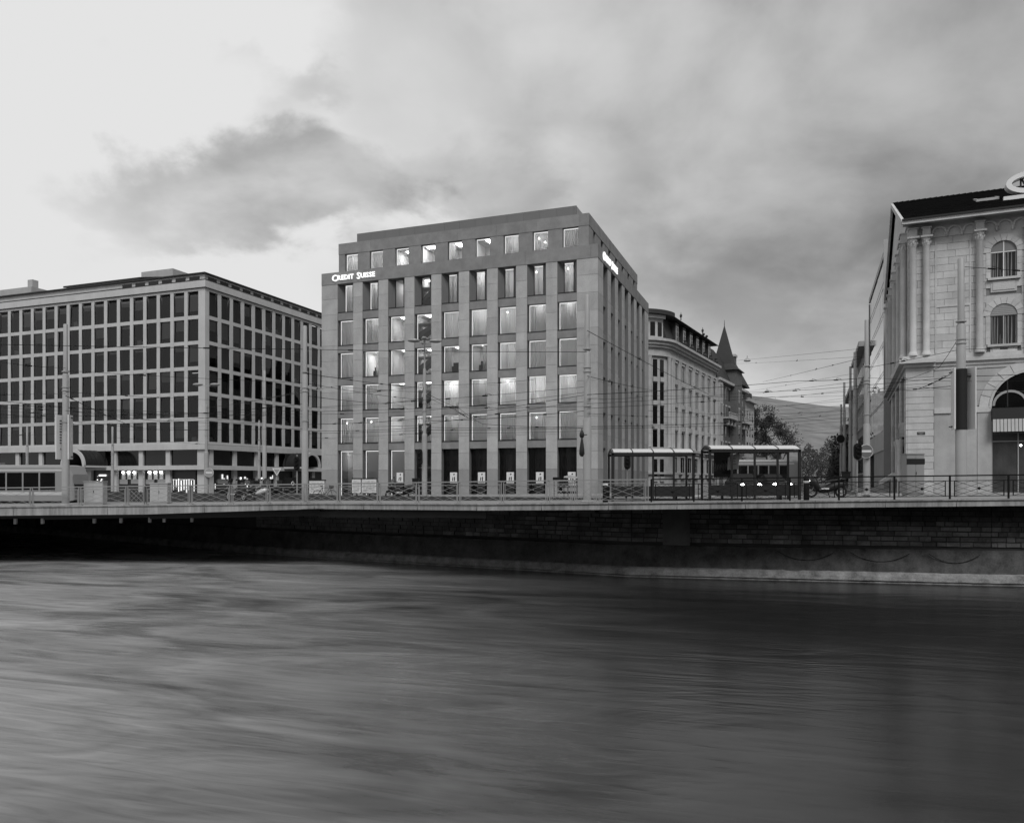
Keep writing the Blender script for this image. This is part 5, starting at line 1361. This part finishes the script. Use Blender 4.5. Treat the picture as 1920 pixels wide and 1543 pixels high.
# newspaper boxes and stalls
def paperbox(label, px0, px1, py0, Y, name='newspaper_box'):
    x0, x1 = (px0-960)/F*Y, (px1-960)/F*Y; xc = (x0+x1)/2; g = cg(xc, Y); w_ = x1-x0; zt = (900-py0)/F*Y-g
    o = thing(name, label, 'newspaper box', (xc, Y, g))
    MB().box(-w_/2, w_/2, 0, .45, .42, zt-.04).build('body', 'paint_white', o); MB().box(-w_/2-.03, w_/2+.03, -.03, .48, zt-.038, zt+.03).build('lid', 'metal_dark', o)
    MB().box(-w_/2+.08, w_/2-.08, -.02, -.003, .55, zt-.15).build('front_print', 'paper_collage', o)
    MB().tube((0, .2, -.05), (0, .2, .42), .06).build('leg', 'metal_dark', o); MB().box(-w_/2+.02, w_/2-.02, .05, .4, .36, .415).build('tray', 'metal_dark', o)
    return o
paperbox('white newspaper box with dark lid, left of the pair before the bank', 660, 676, 897, 57); paperbox('wide white newspaper box, right of the pair before the bank', 679, 705, 897, 57.2)
paperbox('poster-covered box with dark lid next to the leaning bicycle', 580, 608, 900, 56, 'poster_box')
q = P(1060, 905, 58); o = thing('roadside_stall', 'open grey stall stand with shelves before the bank corner', 'stall', (q.x, q.y, cg(q.x, q.y)))
for z in (.35, .75, 1.1): MB().box(-.9, .95, 0, .6, z, z+.05).build('shelf', 'metal_light', o)
for x in (-.85, -.1, .2, .9): bar('upright', 'metal_dark', o, (x, .02, -.05), (x, .02, 1.35), .05)
MB().box(-.95, -.4, -.02, .02, 1.2, 1.42).build('sign_board', 'paint_black', o); MB().prism([(-.1, 1.38), (.95, 1.30), (.9, 1.45), (.4, 1.58), (-.05, 1.5)], .0, .6).build('cover', 'cabinet', o); MB().box(-.2, .85, .1, .55, .40, .70).build('goods', 'paint_grey', o); MB().box(.25, .85, .1, .5, .80, 1.05).build('goods', 'cabinet', o)
for px, lb in ((1135, 'black bollard with pale stripe left of the bus shelters'), (1512, 'black bollard right of the right bus shelter')):
    e_ = edge_pt(px, 1.2); o = thing('bollard', lb, 'bollard', e_); MB().lathe([(.13, 0), (.13, .95), (.10, 1.05), (.02, 1.08)], 12).build('shaft', 'black_iron', o, smooth=True); MB().lathe([(.135, .8), (.135, .9)], 12).build('stripe', 'paint_white', o)

# ------------------------------------------------------------------ bus shelters
def shelter(label, px0, px1, Y, py_e, nb):
    x0, x1 = (px0-960)/F*Y, (px1-960)/F*Y; w_ = x1-x0; g = cg((x0+x1)/2, Y); ze = (900-py_e)/F*Y-g; D = 1.55
    o = thing('bus_shelter', label, 'bus shelter', (x0, Y, g))
    bw__ = w_/nb
    for k in range(nb+1):
        x = min(max(k*bw__, .05), w_-.05)
        bar('post', 'metal_dark', o, (x, 0, -.02), (x, 0, ze), .09 if 0 < k < nb else .12)
        if k in (0, nb): bar('post', 'metal_dark', o, (x, D, -.02), (x, D, ze), .09)
        q = MB(); q.path([(x, -.10+(D+.2)*i/8, ze+.02+.30*math.sin(math.pi*(.12+.76*i/8))-.10) for i in range(9)], .035, 5); q.build('roof_rib', 'metal_dark', o)
    for k in range(nb):
        q = MB()
        for i in range(8):
            f = lambda i: (-.10+(D+.2)*i/8, ze+.0+.30*math.sin(math.pi*(.12+.76*i/8))-.10)
            (ya, za), (yb, zb) = f(i), f(i+1); q.hexa([(k*bw__+.02, ya, za), ((k+1)*bw__-.02, ya, za), ((k+1)*bw__-.02, yb, zb), (k*bw__+.02, yb, zb), (k*bw__+.02, ya, za+.03), ((k+1)*bw__-.02, ya, za+.03), ((k+1)*bw__-.02, yb, zb+.03), (k*bw__+.02, yb, zb+.03)])
        q.build('roof_panel', 'shelter_roof', o)
        xa, xb = k*bw__+.06, (k+1)*bw__-.06
        MB().quad((xa, .0, .74), (xb, .0, .74), (xb, .0, ze-.16), (xa, .0, ze-.16)).build('pane', 'shelter_glass', o)
        MB().box(xa, xb, -.02, .02, .22, .70).build('kick_panel', 'metal_dark', o)
    MB().box(0, w_, -.06, .06, ze-.14, ze-.02).build('front_beam', 'metal_dark', o); MB().box(0, w_, D-.05, D+.05, ze-.14, ze-.02).build('rear_beam', 'metal_dark', o)
    bar('mid_rail', 'metal_dark', o, (0, 0, .72), (w_, 0, .72), .04)
    MB().box(.6, w_-.6, .35, .75, .45, .50).build('bench_seat', 'metal_dark', o)
    for x in (.8, w_-.8): MB().box(x-.03, x+.03, .4, .7, 0, .45).build('bench_leg', 'metal_dark', o)
    return o, x0, g
sh1 = shelter('glass bus shelter with curved pale roof, left and lower of the pair', 1147, 1302, 38.3, 849, 4)
sh2 = shelter('glass bus shelter with curved pale roof, right and taller of the pair', 1329, 1501, 37.3, 842.5, 4)
p = P(1375, 865, 37.6); o = thing('timetable_sheet', 'white torn paper notice hanging in the right bus shelter', 'notice', p); MB().prism([(-.30, -.42), (.22, -.38), (.32, .30), (.28, .42), (-.02, .32), (-.26, .18)], -.01, .01).build('sheet', 'poster_paper', o)
for a in ((-.12, .1, .12, .16), (-.15, -.02, .1, .04), (-.1, -.16, .14, -.1)): MB().box(a[0], a[2], -.016, -.011, a[1], a[3]).build('print', 'paint_grey', o)
p = P(1354, 873, 38.6); o = thing('wall_poster', 'dark poster with pale scrawled lines at the left of the right shelter', 'poster', p); MB().box(-.42, .42, 0, .02, -.6, .62).build('panel', 'paint_black', o)
rr = random.Random(9)
for k in range(9):
    x = -.36+k*.08; MB().path([(x, -.01, -.1+rr.uniform(-.15, .1)), (x+.03, -.01, .15+rr.uniform(-.1, .1)), (x+.05, -.01, -.2+rr.uniform(-.1, .1))], .008, 4).build('scrawl', 'paint_grey', o)

# ------------------------------------------------------------------ two-wheelers
def scooter(label, loc, rz, dark='paint_black', box=True, group='parked motorcycles and scooters'):
    o = thing('motorcycle', label, 'motorcycle', loc, rz, group); o.scale = (1.08, 1.1, 1.12)
    for x in (-.68, .68):
        w_ = put(None, 'wheel', o, (x, 0, .29)); MB().ring((0, 0, 0), (0, 1, 0), .235, .055, 22, 8).build('tyre', 'rubber', w_, smooth=True)
        q = MB().ring((0, 0, 0), (0, 1, 0), .175, .02, 18, 5); q.tube((0, -.06, 0), (0, .06, 0), .05)
        for a in range(6): q.tube((0, 0, 0), (.17*math.cos(a*math.pi/3), 0, .17*math.sin(a*math.pi/3)), .012, None, 4)
        q.build('rim', 'metal_grey', w_)
    def sec(x, w_, z0, z1): return [(x, w_*math.cos(t), (z0+z1)/2+(z1-z0)/2*math.sin(t)) for t in [2*math.pi*i/12 for i in range(12)]]
    MB().loft([sec(-.98, .06, .62, .74), sec(-.8, .15, .50, .80), sec(-.45, .19, .36, .80), (sec(-.1, .19, .24, .66)), sec(.12, .18, .22, .48), sec(.34, .17, .24, .50)]).build('rear_body', dark, o, smooth=True)
    MB().loft([sec(.30, .16, .24, .55), sec(.44, .20, .30, .95), sec(.58, .19, .45, 1.02), sec(.74, .12, .55, .92), sec(.80, .05, .62, .80)]).build('front_fairing', dark, o, smooth=True)
    MB().loft([sec(-.92, .10, .80, .86), sec(-.6, .16, .79, .90), sec(-.2, .17, .74, .86), sec(.05, .12, .66, .76)]).build('seat', 'rubber', o, smooth=True)
    MB().loft([sec(.48, .14, 1.0, 1.06), sec(.60, .16, .98, 1.10), sec(.50, .17, 1.18, 1.30), sec(.40, .13, 1.34, 1.38)]).build('windscreen', 'mirror_glass', o, smooth=True)
    for s in (-1, 1):
        bar('fork', 'chrome', o, (.50, s*.09, .85), (.68, s*.09, .29), .045)
        MB().tube((.42, s*.05, 1.02), (.30, s*.34, 1.06), .016).tube((.30, s*.34, 1.06), (.27, s*.44, 1.06), .022).build('handlebar', 'metal_dark', o)
        MB().tube((.36, s*.24, 1.05), (.42, s*.34, 1.25), .010).ell((.42, s*.36, 1.30), (.03, .08, .05), 8, 5).build('mirror', 'metal_dark', o)
    MB().ell((.78, 0, .80), (.05, .10, .07), 10, 6).build('headlamp', 'chrome', o, smooth=True); MB().ell((-1.0, 0, .68), (.03, .08, .04), 8, 5).build('tail_lamp', 'paint_grey', o)
    MB().tube((-.25, -.2, .30), (-.95, -.24, .42), .05, .065, 10).build('exhaust', 'chrome', o, smooth=True); bar('stand', 'metal_dark', o, (-.05, .12, .28), (-.12, .22, .02), .03)
    MB().ell((.68, 0, .50), (.24, .08, .07), 10, 5).build('mudguard', dark, o, smooth=True)
    if box: q = MB(); q.box(-1.08, -.68, -.2, .2, .92, 1.20); q.box(-1.10, -.66, -.22, .22, 1.205, 1.26); q.build('top_box', 'paint_black', o)
    MB().box(-.1, .25, -.205, .205, .40, .46).build('side_trim', 'paint_white', o)
    return o
def gpt(px, Y): X = (px-960)/F*Y; return (X, Y, cg(X, Y))
scooter('black motorcycle parked alone before the bank, with top box', gpt(752, 50), R(183), 'paint_black', True)
sc_ = scooter('large black touring scooter parked at the street mouth beside the right bus shelter', gpt(1549, 41.5), R(168), 'metal_dark', True); sc_.scale = (1.1, 1.25, 1.12)
scooter('dark scooter with light front, leftmost of the row by the railing', gpt(443, 52), R(150), 'metal_dark', False)
scooter('dark motorcycle second from left in the row by the railing', gpt(464, 53), R(140), 'paint_black', True)
scooter('motorcycle with pale fairing in the middle of the row', gpt(484, 52.5), R(145), 'paint_white', False)
scooter('dark scooter at the right end of the row, beside the yield sign', gpt(508, 53), R(155), 'paint_black', True)
b_ = gpt(609, 55); o = thing('bicycle', 'black bicycle leaning by the poster-covered box', 'bicycle', b_, R(20))
for x in (-.52, .52):
    w_ = put(None, 'wheel', o, (x, 0, .34)); MB().ring((0, 0, 0), (0, 1, 0), .32, .02, 24, 6).build('tyre', 'rubber', w_)
    q = MB()
    for a in range(8): q.tube((0, 0, 0), (.31*math.cos(a*math.pi/4), 0, .31*math.sin(a*math.pi/4)), .004, None, 4)
    q.build('spokes', 'chrome', w_)
q = MB(); A, B2, C2, D2 = (-.52, 0, .34), (-.05, 0, .30), (-.18, 0, .82), (.36, 0, .84)
for a, c in ((A, B2), (A, C2), (B2, C2), (C2, D2), (B2, D2), (D2, (.52, 0, .34))): q.tube(a, c, .018, None, 6)
q.build('frame', 'paint_black', o); MB().tube(C2, (-.22, 0, .95), .014).ell((-.23, 0, .97), (.14, .07, .03), 8, 5).build('saddle', 'rubber', o)
MB().tube(D2, (.34, 0, 1.0), .014).tube((.34, -.28, 1.03), (.34, .28, 1.03), .013).build('handlebar', 'metal_dark', o); MB().ring((-.05, .04, .30), (0, 1, 0), .09, .01, 14, 4).tube((-.05, -.1, .2), (-.05, .1, .4), .01).build('crank', 'metal_dark', o); MB().box(.30, .62, -.16, .16, .78, 1.0).build('basket', 'metal_dark', o)

# ------------------------------------------------------------------ cars, bus, tram
def car(label, loc, rz, body='paint_black'):
    o = thing('car', label, 'car', loc, rz, 'cars waiting with headlights on')
    def sec(x, w_, z0, z1, zr): return [(x, -w_, z0), (x, -w_*1.02, z1*.6), (x, -w_*.98, z1), (x, -w_*.78, zr), (x, w_*.78, zr), (x, w_*.98, z1), (x, w_*1.02, z1*.6), (x, w_, z0)]
    MB().loft([sec(-2.1, .72, .35, .80, .82), sec(-1.9, .84, .25, .92, .95), sec(-1.2, .86, .22, .95, .98), sec(.5, .86, .22, .93, .95), (sec(1.6, .84, .22, .82, .84)), sec(2.05, .74, .28, .66, .68)]).build('body', body, o)
    MB().loft([[(x, s*w_, z) for s, z in ((-1, .93), (-.82, zt), (.82, zt), (1, .93))] for x, w_, zt in ((-1.75, .80, .97), (-1.2, .78, 1.40), (.1, .78, 1.45), (.95, .78, .97))]).build('cabin', 'dark_glass', o)
    MB().box(-1.15, .08, -.62, .62, 1.44, 1.475).build('roof', body, o)
    for x in (-1.3, 1.35):
        for s in (-1, 1):
            w_ = put(None, 'wheel', o, (x, s*.80, .31)); MB().tube((0, -.1, 0), (0, .1, 0), .31, .31, 18).build('tyre', 'rubber', w_); MB().tube((0, -.11, 0), (0, .11, 0), .19, .19, 14).build('rim', 'chrome', w_)
    for s in (-1, 1): MB().ell((2.03, s*.58, .72), (.06, .12, .08), 10, 6).build('headlight', 'head_light', o)
    MB().box(2.0, 2.10, -.5, .5, .30, .46).build('grille', 'metal_dark', o); MB().box(2.07, 2.115, -.26, .26, .47, .58).build('number_plate', 'paint_white', o)
    for s in (-1, 1): MB().ell((.75, s*.95, .98), (.07, .1, .06), 8, 5).build('mirror', body, o)
    return o
car('dark car with bright headlights, left one seen through the right bus shelter', gpt(1393, 54), R(-92), 'metal_dark'); car('dark car with bright headlights, right one seen through the right bus shelter', gpt(1446, 58), R(-86), 'paint_black')
def long_vehicle(name, label, cat, loc, rz, L_, H_, body, stripe, nw):
    o = thing(name, label, cat, loc, rz); Wd = 1.25
    def sec(x, w_, z0, z1, r=.22): return [(x, -w_, z0), (x, -w_, z1-r), (x, -w_+r*.35, z1-r*.25), (x, -w_+r, z1), (x, w_-r, z1), (x, w_-r*.35, z1-r*.25), (x, w_, z1-r), (x, w_, z0)]
    MB().loft([sec(0, Wd, .32, H_), sec(L_-1.0, Wd, .32, H_), sec(L_-.45, Wd*.97, .32, H_-.10), sec(L_-.12, Wd*.88, .35, H_-.75), sec(L_, Wd*.8, .42, 1.2)]).build('body', body, o, smooth=False)
    for k in range(nw):
        x0 = .5+k*(L_-1.8)/nw
        for s in (-1, 1):
            MB().box(x0, x0+(L_-1.8)/nw-.14, s*Wd-.012 if s > 0 else -Wd-.012, s*Wd+.012 if s > 0 else -Wd+.012, 1.15, H_-.62).build('window', 'dark_glass', o)
    MB().quad((L_-.43, -Wd*.86, H_-.32), (L_-.43, Wd*.86, H_-.32), (L_-.02, Wd*.76, 1.35), (L_-.02, -Wd*.76, 1.35)).build('windscreen', 'dark_glass', o, (.06, 0, 0))
    for s in (-1, 1):
        MB().box(.1, L_-.9, s*(Wd+.006)-.01, s*(Wd+.006)+.01, H_-.50, H_-.36).build('roof_stripe', stripe, o); MB().box(.1, L_-.6, s*(Wd+.006)-.01, s*(Wd+.006)+.01, .80, 1.05).build('waist_stripe', stripe, o)
    MB().box(.05, L_-.4, -Wd+.12, Wd-.12, .08, .315).build('skirt', 'metal_dark', o)
    for x in (1.2, L_*.5, L_-1.6):
        for s in (-1, 1): MB().tube((x, s*1.0, .30), (x, s*1.2, .30), .30, .30, 16).build('wheel', 'rubber', o)
    MB().box(L_*.3, L_*.55, -.7, .7, H_+.004, H_+.22).build('roof_unit', 'tram_grey', o)
    return o
g = gpt(1352, 78); bus = long_vehicle('city_bus', 'long pale city bus passing behind the right bus shelter', 'bus', (g[0], g[1], g[2]-.12), R(-6), 7.8, 3.3, 'tram_grey', 'tram_white', 6)
g = gpt(-190, 63); tram = long_vehicle('tram', 'pale tram at the left edge behind the bridge railing', 'tram', (g[0], g[1], g[2]-.12), R(-2), 15.4, 3.22, 'tram_grey', 'tram_white', 10)

# ------------------------------------------------------------------ trees at the end of the street
def tree(label, px, Y, h_, spread, leafy, seed, n_tw):
    rr = random.Random(seed); X = (px-960)/F*Y; z0 = cg(X, Y)-.1
    o = thing('street_tree', label, 'tree', (X, Y, z0), 0, 'trees at the end of the street')
    tr = MB(); tw = MB(); tips = []
    tr.path([(0, 0, 0), (.1, .05, h_*.15), (.0, 0, h_*.32), (.1, 0, h_*.5)], [h_*.028, h_*.022, h_*.018, h_*.012], 8)
    def grow(p, d, l, r, lev):
        q = p+d*l; mid = p+d*l*.5+Vector((rr.uniform(-1, 1), rr.uniform(-1, 1), rr.uniform(-.3, .6)))*l*.07
        (tr if lev < 2 else tw).path([p, mid, q], [r, r*.8, r*.6], 5 if lev < 2 else 3); tips.append((q, lev))
        if lev >= 4: return
        for k in range(rr.choice((2, 3, 3)) if lev < 3 else n_tw):
            nd = (d+Vector((rr.uniform(-1, 1)*spread, rr.uniform(-1, 1)*spread, rr.uniform(-.25, .6)))).normalized()
            grow(p.lerp(q, rr.uniform(.55, 1.0)), nd, l*rr.uniform(.55, .82), r*.58, lev+1)
    for k in range(7):
        a = 2*math.pi*k/7+rr.uniform(-.3, .3); grow(Vector((0, 0, h_*rr.uniform(.22, .48))), Vector((math.cos(a)*spread, math.sin(a)*spread, rr.uniform(.6, 1.3))).normalized(), h_*.24, h_*.011, 1)
    tr.build('trunk', 'bark', o); tw.build('crown', 'bark', o)
    if leafy:
        lf = MB()
        for (p, lev) in tips:
            if lev < 3: continue
            for k in range(leafy):
                c = p+Vector((rr.gauss(0, .5), rr.gauss(0, .5), rr.gauss(0, .45))); a = Vector((rr.uniform(-1, 1), rr.uniform(-1, 1), rr.uniform(-1, 1))).normalized()*.24; b3 = a.orthogonal().normalized()*.17
                lf.quad(c-a, c+b3, c+a, c-b3)
        lf.build('leaves', 'leaf', o)
    return o
tree('dense dark tree beside the turret house at the street end', 1412, 185, 20.5, .9, 22, 3, 4)
tree('bare spreading tree right of the dense dark one', 1462, 190, 18.0, 1.0, 1, 5, 4)
tree('low bushy tree behind the two larger ones', 1437, 215, 18, 1.0, 16, 8, 4)
tree('small bare tree in the gap above the scooter', 1515, 200, 9, .9, 0, 11, 4)
tree('small bare shrubby tree next to the far masts', 1540, 210, 8, 1.0, 1, 12, 4)
# dark ivy-clad bank at the foot of the far houses
rr = random.Random(4); q = MB()
for k in range(5200):
    u = rr.random(); y = 120+u*95; x0 = (1584-u*26-960)/F*y; hh = 1+9*(1-abs(u-.25))*rr.random()
    c = Vector((x0+rr.uniform(-.3, 1.0)*(3.0+hh*.2), y+rr.uniform(-2, 2), cg(30, y)+hh)); a = Vector((rr.uniform(-1, 1), rr.uniform(-1, 1), rr.uniform(-1, 1))).normalized()*.35; b3 = a.orthogonal().normalized()*.3
    q.quad(c-a, c+b3, c+a, c-b3)
tag(q.build('ivy_bank', 'ivy'), kind='stuff')
rr = random.Random(14); q = MB()
for k in range(9000):
    px = rr.uniform(1395, 1600); y = rr.uniform(230, 300); top = 9+5*math.sin(px*.05)+3*math.sin(px*.13)
    c = Vector(((px-960)/F*y, y, cg(30, y)+rr.random()**.8*top)); a = Vector((rr.uniform(-1, 1), rr.uniform(-1, 1), rr.uniform(-1, 1))).normalized()*.5; b3 = a.orthogonal().normalized()*.22
    q.quad(c-a, c+b3, c+a, c-b3)
tag(q.build('far_shrubs', 'leaf'), kind='stuff')
